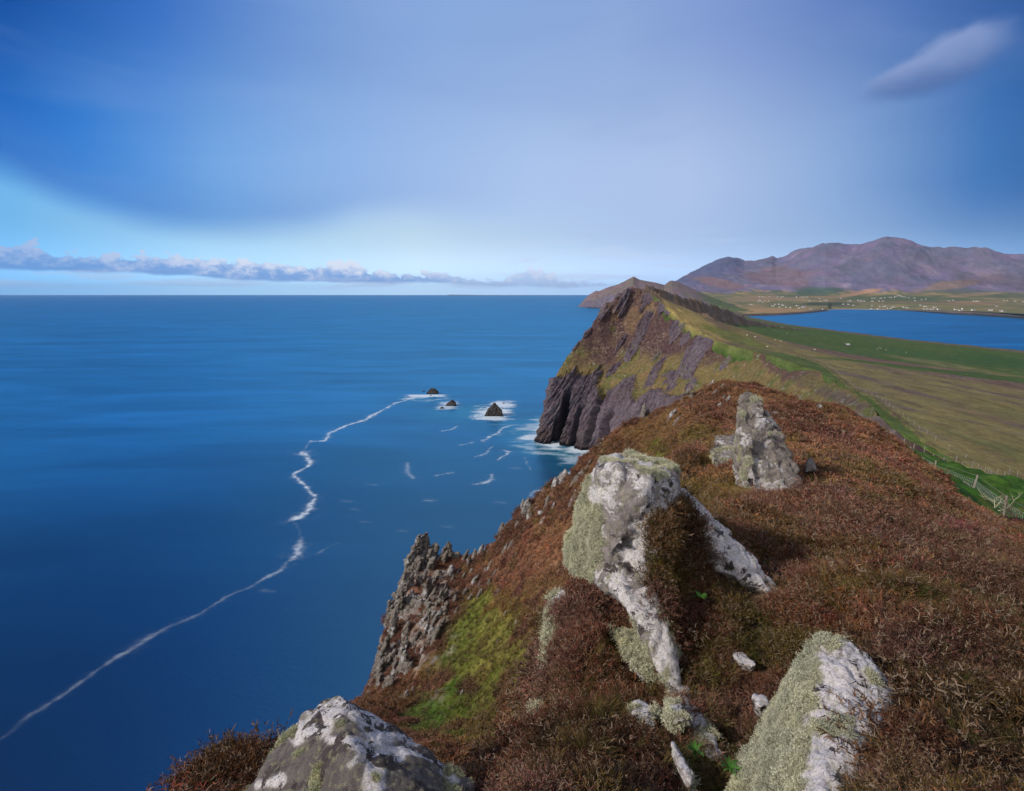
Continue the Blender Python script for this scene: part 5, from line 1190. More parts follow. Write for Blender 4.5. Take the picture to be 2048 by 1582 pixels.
small([H((1916, 961, 40), (1930, 962, 40), (1950, 975, 39), (1948, 984, 38.6), (1925, 976, 39), (1940, 990, 40))], 0.10, M_ROCKM, 0.10, 1.0, 'pale grey boulder behind the wire fence at the edge of the bright green field', None, 0, 1, 20)
small([H((1966, 1008, 33), (1985, 1006, 33), (1995, 1020, 32.4), (1975, 1024, 32.4), (1985, 1032, 33))], 0.10, M_ROCKM, 0.08, 0.9, 'mauve grey stone at the foot of the leafless shrub', None, 0, 1, 21)

# --- rocks that break out of the slope: tilted slabs
def slab(c, L, w, th, rng, lean=0.35, yaw=None, yaws=0.6):
    t = np.array([lean + rng.normal(0, 0.10), rng.normal(0, 0.12), 1.0]); t /= np.linalg.norm(t)
    a = rng.uniform(-0.6, 0.6) if yaw is None else yaw
    s = np.array([math.cos(a), math.sin(a), -lean]); s -= t * (s @ t); s /= np.linalg.norm(s); u = np.cross(t, s)
    pts = []
    for k, sc in ((-0.5, 1.0), (-0.1, 1.1), (0.28, 0.85), (0.5, 0.32)):
        for i in range(5):
            an = i * 1.2566 + rng.normal(0, 0.15)
            pts.append(c + t * L * (k + rng.normal(0, 0.05)) + s * w * 0.5 * sc * math.cos(an) * rng.uniform(0.8, 1.1) + u * th * 0.5 * sc * math.sin(an) * rng.uniform(0.8, 1.2))
    return np.array(pts)
def surf_point(px, py):
    """where the sight line through a photo pixel meets our hillside"""
    Ys = np.geomspace(12, 120, 500); w = P(np.full(500, float(px)), np.full(500, float(py)), Ys)
    z, od, par = hill_z(w[:, 0], w[:, 1])
    k = np.argmax(w[:, 2] < z)
    return w[k] if w[k, 2] < z[k] else w[np.argmin(w[:, 2] - z)]
def outcrop(spec, label, voxel=0.12, amp=0.16, size=1.6, seed=0, pale=1.0, mat=None, cat='rock outcrop', group=None, rest=None, core=None):
    rng = R_(900 + seed); hs = []
    if core:
        cp = np.array([surf_point(*c) for c in core]); back = np.array([0, 2.5, -2.5])
        for tri in ((0, 1, 4), (1, 4, 5), (1, 8, 5), (1, 2, 8), (2, 8, 6), (8, 5, 6), (2, 3, 6), (3, 6, 7)):
            t3 = cp[list(tri)]; g = t3.mean(0); t3 = g + (t3 - g) * 1.12; hs.append(np.concatenate([t3 + np.array([0, 0.1, -0.05]), t3 + back]))
    for px, py, Lp, wp, lean in spec:
        c = surf_point(px, py); k = c[1] / FPX
        hs.append(slab(c + np.array([0, 0.2, 0.12 * Lp * k]), Lp * k * 1.15, wp * k, wp * k * rng.uniform(0.8, 1.3), rng, lean))
    o = rock('rock_outcrop', hs, voxel, mat or M_CRAG, amp, size, label, cat=cat, group=group, smooth=0, seed=seed + 30, nrm=(0.93, -0.1, -0.33), pale=pale, ledge=1.8)[0]
    return split_loose(o, label, rest)
def split_loose(o, label, rest=None):
    """every separate stone becomes an object of its own"""
    me = o.data; n = len(me.vertices); e = np.empty(len(me.edges) * 2, np.int32); me.edges.foreach_get('vertices', e); e = e.reshape(-1, 2)
    lab = np.arange(n)
    while True:
        m = np.minimum(lab[e[:, 0]], lab[e[:, 1]]); new = lab.copy(); np.minimum.at(new, e[:, 0], m); np.minimum.at(new, e[:, 1], m); new = new[new]
        if (new == lab).all(): break
        lab = new
    ids, cnt = np.unique(lab, return_counts=True)
    if len(ids) == 1: return o
    v = np.empty(n * 3, np.float32); me.vertices.foreach_get('co', v); v = v.reshape(-1, 3)
    nf_ = len(me.polygons); lt = np.empty(nf_, np.int32); me.polygons.foreach_get('loop_total', lt)
    li = np.empty(len(me.loops), np.int32); me.loops.foreach_get('vertex_index', li); assert (lt == 4).all(); f = li.reshape(-1, 4)
    at = {k: np.empty(n, np.float32) for k in ('lich', 'pale')}
    for k in at: me.attributes[k].data.foreach_get('value', at[k])
    many = [i for i, c_ in zip(ids, cnt) if c_ > 60]
    for i in many:
        s = lab == i; idx = np.full(n, -1); idx[s] = np.arange(s.sum()); fs = f[s[f[:, 0]]]
        m2 = new_mesh(o.name, v[s], idx[fs]); [set_float(m2, k, at[k][s]) for k in at]
        q = link('rock_outcrop', m2, me.materials[0]); main = rest and s.sum() == cnt.max()
        if main: tag(q, label, o['category'])
        else: tag(q, rest or label, o['category'], (rest or label) if len(many) > (2 if rest else 1) else None)
    bpy.data.objects.remove(o)
rg = R_(31)
sp = [(846, 1112, 74, 30, 0.22), (858, 1135, 60, 26, 0.30), (830, 1150, 66, 26, 0.35), (812, 1185, 70, 26, 0.30), (797, 1228, 80, 22, 0.22), (785, 1275, 84, 20, 0.20), (768, 1320, 86, 18, 0.22), (757, 1352, 46, 18, 0.2),
      (836, 1100, 44, 16, 0.2), (868, 1120, 34, 22, -0.2)]
for _ in range(64):
    py_ = rg.uniform(1110, 1375); lo = np.interp(py_, [1100, 1190, 1290, 1370], [832, 788, 762, 746]); hi = np.interp(py_, [1100, 1190, 1290, 1375], [878, 915, 875, 800])
    sp.append((rg.uniform(lo, hi), py_, rg.uniform(34, 64), rg.uniform(9, 19), rg.uniform(0.2, 0.4)))
outcrop(sp, 'tall jagged grey crag with a pointed top above the sea, lower left', voxel=0.12, amp=0.42, size=2.2, seed=1, core=[(840, 1100), (790, 1190), (765, 1280), (748, 1360), (870, 1140), (875, 1215), (850, 1290), (800, 1360), (820, 1240)], rest='grey rock slab leaning on the flank of the jagged crag')
outcrop([(898, 1105, 34, 14, -0.05), (900, 1118, 24, 24, 0.3), (912, 1118, 22, 16, 0.6)], 'thumb shaped spire of rock just right of the jagged crag top', voxel=0.10, seed=2)
outcrop([(928, 1125, 44, 12, 0.35), (935, 1135, 34, 10, 0.3), (948, 1120, 30, 12, 0.3)], 'thin blade of rock on the skyline, right of the thumb shaped spire', voxel=0.10, seed=3)
cl = [(x + rg.normal(0, 4), y + rg.normal(0, 4), rg.uniform(20, 44), rg.uniform(8, 16), 0.35) for x, y in ((870, 1160), (885, 1185), (860, 1195), (845, 1215), (832, 1245), (875, 1215), (850, 1260), (822, 1290), (838, 1300), (858, 1240))]
outcrop(cl, 'broken rib of pale rock in brown heather just behind the jagged crag', voxel=0.11, seed=4)
outcrop([(x + rg.normal(0, 3), y + rg.normal(0, 3), rg.uniform(18, 36), rg.uniform(8, 14), 0.4) for x, y in ((925, 1190), (938, 1200), (950, 1185), (958, 1195), (905, 1205), (912, 1225), (945, 1170))], 'white edged slab at the top of the green grass', voxel=0.09, seed=5)
outcrop([(x + rg.normal(0, 3), y + rg.normal(0, 3), rg.uniform(16, 30), rg.uniform(6, 12), 0.3) for x, y in ((985, 1180), (975, 1168), (990, 1150), (1000, 1185))], 'small pale rib below the skyline, right of the white edged slabs', voxel=0.09, seed=6)
outcrop([(812, 1398, 30, 12, 0.4), (823, 1388, 26, 10, 0.4), (802, 1400, 18, 10, 0.4)], 'white streaked stone just above the darkest green grass', voxel=0.09, seed=7)
outcrop([(x + rg.normal(0, 2), y + rg.normal(0, 2), rg.uniform(18, 34), rg.uniform(7, 11), 0.2) for x, y in ((800, 1300), (808, 1340), (825, 1335), (775, 1345), (790, 1330))], 'grey rib of rock low on the slope beneath the jagged crag', voxel=0.10, seed=8)
outcrop([(1052, 1030, 56, 22, 0.15), (1060, 1042, 44, 16, 0.2), (1042, 1045, 38, 14, 0.2), (1048, 1018, 26, 16, 0.0)], 'big pale grey boulder of upright slabs on the seaward skyline', voxel=0.08, amp=0.16, seed=9, rest='slim slab beside the big upright boulder')
outcrop([(1075, 1022, 14, 18, 1.2), (1085, 1030, 12, 16, 1.2)], 'thin flat pale slab lying right of the big upright boulder', voxel=0.07, amp=0.06, seed=10)
outcrop([(1110, 975, 30, 16, 0.2), (1122, 968, 22, 14, 0.5), (1128, 958, 26, 20, 0.3)], 'white crusted rock where the skyline steps, left of the flat topped rock', voxel=0.08, amp=0.10, seed=11, mat=M_ROCKM)
outcrop([(1150, 1003, 34, 14, 0.2), (1156, 995, 24, 12, -0.3), (1146, 1010, 20, 10, 0.1)], 'pinkish grey rock in heather close left of the tall lichened rock', voxel=0.08, amp=0.10, seed=12, mat=M_ROCKM)
outcrop([(1178, 935, 26, 8, 0.3), (1165, 950, 20, 10, 0.2)], 'small grey rib in dark heather just left of the flat topped rock', voxel=0.08, amp=0.09, seed=13)
outcrop([(1288, 828, 30, 12, 0.2), (1296, 832, 22, 10, 0.0), (1280, 840, 16, 8, 0.4)], 'little upright stone on the skyline in front of the great sea cliff', voxel=0.09, amp=0.09, seed=14)
outcrop([(x + rg.normal(0, 3), y + rg.normal(0, 3), rg.uniform(14, 26), rg.uniform(6, 10), 0.3) for x, y in ((1432, 800), (1440, 812), (1445, 795), (1438, 785), (1450, 805))], 'thin pale rock in heather near the top of the brown slope', voxel=0.08, amp=0.09, seed=15)
outcrop([(1385, 795, 20, 12, 0.6), (1370, 815, 16, 8, 0.4), (1378, 785, 14, 10, 0.8)], 'pale stone on the skyline left of the thin pale rocks', voxel=0.08, amp=0.08, seed=16)
outcrop([(1380, 920, 14, 14, 0.8), (1390, 928, 10, 12, 0.5)], 'tiny white stone in grass right of the flat topped rock', voxel=0.05, amp=0.04, size=0.6, seed=17, mat=M_ROCKM)
outcrop([(1225, 870, 16, 8, 0.3), (1230, 878, 12, 6, 0.3)], 'small grey stone on the seaward edge of the brown slope above the surf', voxel=0.08, amp=0.08, seed=18)
outcrop([(x + rg.normal(0, 2), y + rg.normal(0, 2), rg.uniform(12, 26), rg.uniform(5, 8), 0.2) for x, y in ((992, 1290), (1035, 1250), (1030, 1215), (1008, 1230), (925, 1395), (1000, 1430))], 'small white stone dotted in the green grass slope', voxel=0.06, amp=0.06, size=0.8, seed=19)

outcrop([(962, 1103, 24, 10, 0.3), (970, 1110, 20, 9, 0.2), (978, 1098, 18, 9, 0.4)], 'brown ribbed rock at the notch of the seaward skyline, left of the big upright boulder', voxel=0.08, amp=0.10, seed=20)
outcrop([(1003, 1062, 26, 12, 0.2), (1012, 1058, 22, 9, 0.3), (1000, 1078, 18, 9, 0.3)], 'dark rib of rock on the skyline just left of the big upright boulder', voxel=0.08, amp=0.10, seed=21)
outcrop([(980, 1140, 30, 11, 0.3), (970, 1150, 24, 9, 0.35), (988, 1155, 20, 9, 0.3), (1000, 1135, 20, 8, 0.3)], 'brownish ribs standing in heather below the notch of the skyline', voxel=0.08, amp=0.10, seed=22)
outcrop([(1088, 985, 18, 10, 0.2), (1096, 978, 14, 8, 0.4)], 'small rock on the skyline right of the big upright boulder', voxel=0.07, amp=0.08, seed=23)
outcrop([(1205, 888, 20, 9, 0.2), (1198, 896, 16, 8, 0.3)], 'small brown rock on the skyline above the flat topped rock', voxel=0.07, amp=0.08, seed=24)
outcrop([(925, 1160, 26, 9, 0.3), (915, 1150, 22, 8, 0.3), (940, 1150, 22, 8, 0.35), (903, 1165, 24, 8, 0.3)], 'grey rib between the thumb shaped spire and the white edged slabs', voxel=0.08, amp=0.10, seed=25)
outcrop([(1418, 778, 18, 12, 0.3), (1426, 772, 16, 9, 0.2), (1410, 786, 14, 9, 0.4)], 'grey rock breaking the skyline at the very top of the brown slope', voxel=0.07, amp=0.09, seed=26, mat=M_ROCKM)
outcrop([(1640, 818, 14, 18, 0.5), (1655, 826, 12, 14, 0.5)], 'low grey rock on the heather crest to the right, short of the fence', voxel=0.07, amp=0.08, seed=27, mat=M_ROCKM)
outcrop([(1345, 838, 30, 14, 0.4), (1355, 850, 26, 12, 0.4), (1335, 852, 20, 10, 0.4)], 'grey ribbed rock in straw coloured grass below the skyline', voxel=0.08, amp=0.10, seed=28)
outcrop([(1160, 958, 28, 14, 0.3), (1150, 968, 24, 12, 0.3), (1172, 948, 22, 10, 0.3)], 'brown grey ledge of rock where the skyline dips behind the flat topped rock', voxel=0.08, amp=0.11, seed=29)
outcrop([(1095, 1010, 26, 12, 0.3), (1108, 1018, 22, 10, 0.3), (1085, 1050, 24, 10, 0.3)], 'small ribbed rock in heather under the seaward skyline', voxel=0.08, amp=0.10, seed=30)
outcrop([(1010, 1110, 34, 14, 0.3), (1022, 1098, 28, 12, 0.3), (1030, 1120, 26, 11, 0.35)], 'dark ribbed rock low beneath the big upright boulder', voxel=0.08, amp=0.12, seed=32)
# --- sea stacks and skerries
M_WET = rock_mat('wet_black_rock', 6.0, -0.6, 0.8, tone=0.20, dark=(0.020, 0.018, 0.022), spec=0.4, bd=0.3)
def stack(pts, label, voxel, amp, size, cat='sea stack', group=None, depth=None, seed=0):
    a = np.array(pts, float); base = sea(a[:, 0].mean(), a[:, 1].max() - 1)
    Yb = base[1]; w = P(a[:, 0], a[:, 1], np.full(len(a), Yb)); w[:, 2] = np.maximum(w[:, 2], -1)
    W = np.ptp(w[:, 0]); D = depth or W * 0.75
    low = w[:, 2] < w[:, 2].max() * 0.35
    f = w.copy(); f[:, 1] += np.where(low, -0.3 * D, 0.02 * D); b = w.copy(); b[:, 1] += np.where(low, 0.6 * D, 0.14 * D); b[:, 0] = b[:, 0].mean() + (b[:, 0] - b[:, 0].mean()) * 0.8
    f2 = f.copy(); f2[:, 2] = -2
    b2 = b.copy(); b2[:, 2] = -2
    h = [np.concatenate([f, b, f2[low], b2[low]])]
    return rock('sea_stack', h, voxel, M_WET, amp, size, label, cat=cat, group=group, smooth=1, seed=seed + 60, nrm=(0.9, 0, -0.4), pale=0.0, ledge=1.4)[0]
stack([(853.5, 788), (858, 780), (862, 777), (868.5, 777.2), (873, 780), (876.5, 784), (877, 788)], 'low blunt black sea stack ringed by foam, farthest left of the three', 0.45, 1.3, 8, seed=1)
stack([(889, 812), (897, 804), (904.8, 799.5), (909, 803), (912, 807), (908, 809)], 'small slanting black sea stack with a trailing reef, between the other two', 0.45, 1.1, 7, seed=2)
stack([(969.5, 829), (977, 817), (989, 806.5), (997, 813), (1005, 823), (996, 830), (980, 832)], 'pointed pyramid of dark rock, tallest of the three sea stacks', 0.5, 1.6, 9, seed=3)
for i, (px, py, w_, lab) in enumerate(((847, 783, 6, 'flat black rock in foam left of the blunt stack'), (861.5, 791.5, 5, 'little black rock in front of the blunt stack'), (884, 817, 11, 'low black reef trailing from the slanting stack'),
     (969.5, 816, 6, 'small black rock left of the pyramid stack'), (1007, 807, 6, 'black skerry in foam behind the pyramid stack'), (1006, 817, 5, 'black rock touching the right foot of the pyramid stack'),
     (1080, 842, 8, 'black rock in surf left of the great cliff'), (1076, 872, 8, 'jagged black rock at the outer corner of the great cliff'), (1122, 888, 8, 'black rock awash below the dark cleft of the great cliff'), (1186, 905, 5, 'tiny black rock awash in the cove under the cliff'))):
    k = w_ / 2
    stack([(px - k, py + 1), (px - k * 0.4, py - k * 0.45), (px + k * 0.3, py - k * 0.6), (px + k, py + 0.6)], lab, 0.3, 0.5, 3, cat='rock', seed=10 + i)

# ================================================================== FENCES
M_POST = simple_mat('weathered_wood', (0.22, 0.20, 0.175), 0.9, 30, 0.35, 0.5, 0.01)
M_WIRE = simple_mat('fence_wire', (0.30, 0.33, 0.30), 0.6, 40, 0.2)
M_YEL = simple_mat('yellow_paint', (0.45, 0.33, 0.02), 0.6, 10, 0.2)
def tube_mesh(path, r, segs=6):
    """tapered tube through points; r = radius or list"""
    path = np.asarray(path, float); m = len(path); r = np.zeros(m) + r
    V, F = [], []
    for i in range(m):
        t = path[min(i + 1, m - 1)] - path[max(i - 1, 0)]; t /= np.linalg.norm(t) + 1e-12
        a = np.cross(t, [0.31, 0.12, 0.94] if abs(t[2]) < 0.9 else [1, 0.1, 0]); a /= np.linalg.norm(a); b = np.cross(t, a)
        for k in range(segs):
            an = 2 * math.pi * k / segs; V.append(path[i] + (a * math.cos(an) + b * math.sin(an)) * r[i])
    for i in range(m - 1):
        for k in range(segs):
            F.append((i * segs + k, i * segs + (k + 1) % segs, (i + 1) * segs + (k + 1) % segs, (i + 1) * segs + k))
    F.append(tuple(range(segs))[::-1]); F.append(tuple((m - 1) * segs + k for k in range(segs)))
    return V, F
def join(parts):
    V, F = [], []
    for v, f in parts:
        k = len(V); V += list(v); F += [tuple(i + k for i in q) for q in f]
    return V, F
def fence(bases, label, height, rpost, wires, mesh_step=None, rw=0.006, rng=None):
    root = bpy.data.objects.new('wire_fence', None); COL.objects.link(root); root.location = tuple(bases[0])
    tag(root, label, 'fence')
    B = [np.array(b, float) - np.array(bases[0]) for b in bases]; tops = []
    for b in B:
        lean = np.array([rng.normal(0, 0.05), rng.normal(0, 0.05), 1.0]) * height * rng.uniform(0.9, 1.1)
        mid = b + lean * 0.5 + rng.normal(0, 0.01, 3)
        v, f = tube_mesh([b - np.array([0, 0, 0.4]), b, mid, b + lean], [rpost, rpost, rpost * 0.95, rpost * 0.8], 7)
        link('post', new_mesh('post', v, f), M_POST, root); tops.append(lean)
    parts = []
    for i in range(len(B) - 1):
        for h in wires:
            a = B[i] + tops[i] * h; c = B[i + 1] + tops[i + 1] * h
            parts.append(tube_mesh([a, (a + c) / 2 - np.array([0, 0, 0.02]), c], rw, 3))
        if mesh_step:
            L = np.linalg.norm(B[i + 1] - B[i])
            for t in np.arange(0.5, L / mesh_step) * mesh_step / L:
                lo = (B[i] + tops[i] * 0.08) * (1 - t) + (B[i + 1] + tops[i + 1] * 0.08) * t; hi = (B[i] + tops[i] * wires[-2]) * (1 - t) + (B[i + 1] + tops[i + 1] * wires[-2]) * t
                parts.append(tube_mesh([lo, hi], rw, 3))
    v, f = join(parts)
    link('wire', new_mesh('wire', v, f), M_WIRE, root)
    return root
rf = R_(8)
def on_hill(px, py, Y):
    w = P(px, py, Y); z, _, _ = hill_z(np.array([w[0]]), np.array([w[1]])); g = float(z[0])
    return np.array([w[0], w[1], min(g, w[2] + 0.25) if abs(g - w[2]) < 1.5 else w[2]])
nf_ = [on_hill(*a) for a in ((1700, 846, 66), (1746, 870, 62), (1769, 878, 60), (1792, 893, 58), (1819, 911, 54), (1867, 949, 43), (1944, 995, 35.5), (2006, 1041, 29), (2075, 1092, 24))]
fence(nf_, 'sheep wire fence on leaning grey posts between the heather and the bright green field', 1.25, 0.065, (0.1, 0.25, 0.4, 0.55, 0.70, 0.95), 0.30, 0.008, rf)
ff_ = [on_hill(px, py + 1, Y) for px, py, Y in ((1806, 890, 68), (1827, 899, 70), (1848, 906, 73), (1867, 914, 75), (1887, 920, 77), (1911, 928, 79), (1923, 932, 80), (1944, 938, 82), (1961, 942, 83), (1969, 943, 83), (1976, 944, 83.5), (1982, 946, 84), (1994, 948, 84), (2009, 951, 84.5), (2017, 952, 84.8), (2034, 956, 85), (2060, 962, 85))]
fence(ff_, 'row of thin pale posts along the far edge of the bright green field', 1.15, 0.06, (0.4, 0.7, 0.95), None, 0.008, rf)
# yellow waymarker
b = on_hill(1785, 892, 57); v, f = tube_mesh([b - np.array([0, 0, .3]), b, b + np.array([0.18, 0, 0.55]), b + np.array([0.27, 0, 1.05])], [0.045, 0.045, 0.06, 0.075], 6)
o = link('marker_post', new_mesh('marker_post', v, f), M_YEL); tag(o, 'leaning yellow marker post at the corner of the wire fence', 'post')
pp = BANK[5:]; dl = np.r_[0, np.cumsum(np.linalg.norm(np.diff(pp, axis=0), axis=1))]
t = np.arange(0, dl[-1], 7.0); fb = [np.array([np.interp(s, dl, pp[:, j]) for j in range(3)]) for s in t]
fb = [q + np.array([3.0, 0, 0]) for q in fb][:70]
for q in fb: q[2] = plateau_z(np.array([q[0]]), np.array([q[1]]))[0][0]
fence(fb, 'long line of small posts beside the grass bank running down the moor', 1.4, 0.08, (0.5, 0.95), None, 0.012, rf)
cr = np.array([on_moor(px, py) for px, py in ((1674, 737), (1720, 741), (1760, 744), (1800, 747), (1850, 751), (1900, 756), (1960, 761), (2035, 768), (2080, 772))])
dl = np.r_[0, np.cumsum(np.linalg.norm(np.diff(cr, axis=0), axis=1))]; fc = [np.array([np.interp(s, dl, cr[:, j]) for j in range(3)]) for s in np.arange(0, dl[-1], 11.0)][:60]
for q in fc: q[2] = plateau_z(np.array([q[0]]), np.array([q[1]]))[0][0] + 0.1
fence(fc, 'faint fence of tiny posts crossing the open moor towards the right', 1.5, 0.10, (0.5, 0.95), None, 0.015, rf)
# grass bank with its dark ditch
s_ = np.linspace(0, dl[-1], 10)
dl = np.r_[0, np.cumsum(np.linalg.norm(np.diff(pp, axis=0), axis=1))]; ts = np.linspace(0, dl[-1], 500)
mid = np.stack([np.interp(ts, dl, pp[:, j]) for j in range(3)], 1); mid[:, :2] += fbm(np.stack([ts / 30, 0 * ts, 0 * ts], -1), 3)[:, None] * 3
prof = [(-2.2, -0.6), (-1.3, 0.05), (-0.8, 0.5), (0, 0.75), (0.7, 0.5), (1.2, 0.0), (1.8, -0.6)]
bp_ = []
for off, hh in prof:
    x = mid[:, 0] + off; y = mid[:, 1]; z = plateau_z(x, y)[0] + hh * 1.3 * (0.8 + 0.5 * fbm(np.stack([ts / 4, 0 * ts + off, 0 * ts], -1), 3)); bp_.append(np.stack([x, y, z], 1))
bp_ = catmull(np.array(bp_), 30).transpose(1, 0, 2); nb_ = fbm(bp_ / 3, 4)
cb = mixc(np.zeros(bp_.shape) + np.array([0.105, 0.105, 0.038]), (0.10, 0.062, 0.04), sst(nb_, 0.0, 0.3))
if grid_normals(bp_[::5, ::5])[..., 2].mean() < 0: bp_ = bp_[:, ::-1]; cb = cb[:, ::-1]
o = grid_obj('grass_bank', bp_, bpy.data.materials['moor_grass'], cb); tag(o, 'old grass bank with brown sides running down the moor beside small posts', 'bank')

# ================================================================== HOUSES, SHED, SHEEP
M_WALL = simple_mat('white_render', (0.66, 0.65, 0.63), 0.8, 2, 0.06, 0.1); M_ROOF = simple_mat('slate', (0.12, 0.12, 0.135), 0.7, 3, 0.2)
M_SHED = simple_mat('dark_tin', (0.06, 0.055, 0.05), 0.6, 3, 0.3)
def house_mesh(name, L=17, W=8, Hh=4.2, R=3.4, chim=True, mats=(M_WALL, M_ROOF)):
    bm = bmesh.new()
    def box(x0, x1, y0, y1, z0, z1, mi=0):
        vs_ = [bm.verts.new(c) for c in ((x0, y0, z0), (x1, y0, z0), (x1, y1, z0), (x0, y1, z0), (x0, y0, z1), (x1, y0, z1), (x1, y1, z1), (x0, y1, z1))]
        for q in ((0, 3, 2, 1), (4, 5, 6, 7), (0, 1, 5, 4), (1, 2, 6, 5), (2, 3, 7, 6), (3, 0, 4, 7)):
            bm.faces.new([vs_[i] for i in q]).material_index = mi
    a = [bm.verts.new(c) for c in ((-L/2, -W/2, -2), (L/2, -W/2, -2), (L/2, W/2, -2), (-L/2, W/2, -2), (-L/2, -W/2, Hh), (L/2, -W/2, Hh), (L/2, W/2, Hh), (-L/2, W/2, Hh), (-L/2, 0, Hh + R), (L/2, 0, Hh + R))]
    for q in ((0, 1, 5, 4), (2, 3, 7, 6), (1, 2, 6, 9, 5), (3, 0, 4, 8, 7), (0, 3, 2, 1)): bm.faces.new([a[i] for i in q])
    e = 0.5
    r = [bm.verts.new(c) for c in ((-L/2 - e, -W/2 - e, Hh - .3), (L/2 + e, -W/2 - e, Hh - .3), (L/2 + e, 0, Hh + R + .15), (-L/2 - e, 0, Hh + R + .15), (L/2 + e, W/2 + e, Hh - .3), (-L/2 - e, W/2 + e, Hh - .3))]
    bm.faces.new([r[0], r[1], r[2], r[3]]).material_index = 1; bm.faces.new([r[3], r[2], r[4], r[5]]).material_index = 1
    if chim:
        for x in (-L/2 + .9, L/2 - .9): box(x - .6, x + .6, -.6, .6, Hh + R - .8, Hh + R + 1.3)
    for x in (-L*.3, 0, L*.3): box(x - .7, x + .7, -W/2 - .06, -W/2 + .05, .9 if x else 0, 2.6, 1)
    me = bpy.data.meshes.new(name); bm.to_mesh(me); bm.free()
    for m in mats: me.materials.append(m)
    return me
HM = [house_mesh('house'), house_mesh('house', 22, 9, 5.2, 3.6), house_mesh('house', 26, 8, 3.8, 2.6, False)]
hp = [(1400 + x / 5.85, 560 + y / 5.85, s) for x, y, s in ((330, 275, 1), (598, 292, 1), (695, 198, 0), (725, 200, 0), (748, 198, 0), (810, 200, 0), (905, 202, 0), (945, 202, 0), (972, 198, 0), (683, 258, 0), (700, 240, 0), (720, 245, 0), (735, 262, 0), (765, 245, 0), (800, 248, 0),
      (855, 308, 1), (885, 290, 0), (930, 288, 1), (970, 298, 1), (935, 320, 0), (1010, 322, 0), (1060, 328, 0), (1140, 303, 1), (1160, 330, 0), (1205, 325, 2), (1220, 318, 1), (1298, 342, 0), (1130, 203, 1), (1190, 200, 0), (1222, 202, 0), (1260, 202, 0), (1405, 218, 0),
      (1285, 248, 0), (1410, 250, 0), (1455, 240, 0), (1485, 238, 0), (1655, 218, 0), (1685, 288, 1), (1738, 288, 1), (1735, 248, 0), (1775, 246, 0), (1445, 345, 0), (1800, 298, 0))]
hp += [(1700 + x / 5.885, 560 + y / 5.885, s) for x, y, s in ((260, 218, 0), (290, 217, 0), (365, 217, 1), (465, 208, 0), (485, 207, 0), (522, 206, 0), (540, 197, 0), (565, 190, 0), (585, 188, 1), (603, 198, 0), (635, 202, 1), (652, 202, 0), (692, 212, 0), (762, 217, 0), (265, 253, 1), (340, 250, 0), (390, 250, 0),
      (845, 235, 0), (893, 228, 0), (765, 248, 0), (1165, 246, 0), (1218, 241, 0), (1460, 253, 0), (1488, 252, 1), (1520, 253, 0), (1815, 246, 2), (1855, 246, 2), (1940, 250, 0), (2035, 258, 0), (15, 249, 1), (100, 245, 1), (118, 248, 0), (140, 250, 0), (165, 251, 0), (40, 300, 0), (265, 308, 0), (355, 315, 0), (392, 315, 0), (430, 310, 0),
      (515, 320, 1), (640, 323, 1), (680, 330, 0), (255, 343, 0), (330, 342, 0), (450, 336, 0), (480, 335, 0), (885, 312, 1), (825, 298, 0), (890, 345, 2), (922, 343, 2), (967, 346, 2), (1045, 350, 1), (1000, 325, 1), (1245, 353, 1), (1300, 360, 2), (1328, 347, 1), (1445, 358, 1), (1650, 360, 1), (1775, 366, 0), (1810, 370, 2), (1725, 310, 0), (410, 212, 0))]
rh = R_(4)
for i, (px, py, s) in enumerate(hp):
    w = far_z(px, py); o = bpy.data.objects.new('house', HM[s]); COL.objects.link(o)
    o.location = tuple(w); o.rotation_euler = (0, 0, rh.uniform(-0.7, 0.7)); o.scale = (1.1, 1.25, 1.25)
    if px < 1470: lab, gr = 'white house standing alone on the low ground left of the far village', 'lone houses left of the far village'
    elif px < 1625 and py < 597: lab, gr = 'tiny white house in the upper rows of the village left of the bay', 'upper rows of the far village'
    elif px < 1655 and py < 605 : lab, gr = 'tiny white house in the middle rows of the village left of the bay', 'middle rows of the far village'
    elif px < 1660: lab, gr = 'tiny white house close to the shore of the village left of the bay', 'shore row of the far village'
    elif py < 599 and px < 1850: lab, gr = 'tiny white house strung along the green slope under the mountain', 'houses strung under the mountain'
    elif py < 604 and px >= 1850: lab, gr = 'tiny white house below the pale mountain foot at the far right', 'houses below the mountain at the far right'
    elif py < 606: lab, gr = 'tiny white house along the green fields behind the middle of the bay', 'houses behind the middle of the bay'
    elif s == 2: lab, gr = 'long bright white building near the low cliff across the bay', 'long white buildings across the bay'
    elif px < 1840: lab, gr = 'small white house just behind the beach across the bay', 'houses behind the beach'
    else: lab, gr = 'small white house above the dark low cliff across the bay', 'houses above the far low cliff'
    tag(o, lab, 'house', gr)
w = on_moor(1694, 692); o = bpy.data.objects.new('shed', house_mesh('shed', 7, 4.5, 2.4, 1.2, False, (M_SHED, simple_mat('pale_tin', (0.5, 0.5, 0.5), 0.5, 3, 0.1)))); COL.objects.link(o)
o.location = tuple(w); o.rotation_euler = (0, 0, 0.3); tag(o, 'small dark shed with a pale roof alone in the green fields', 'shed')
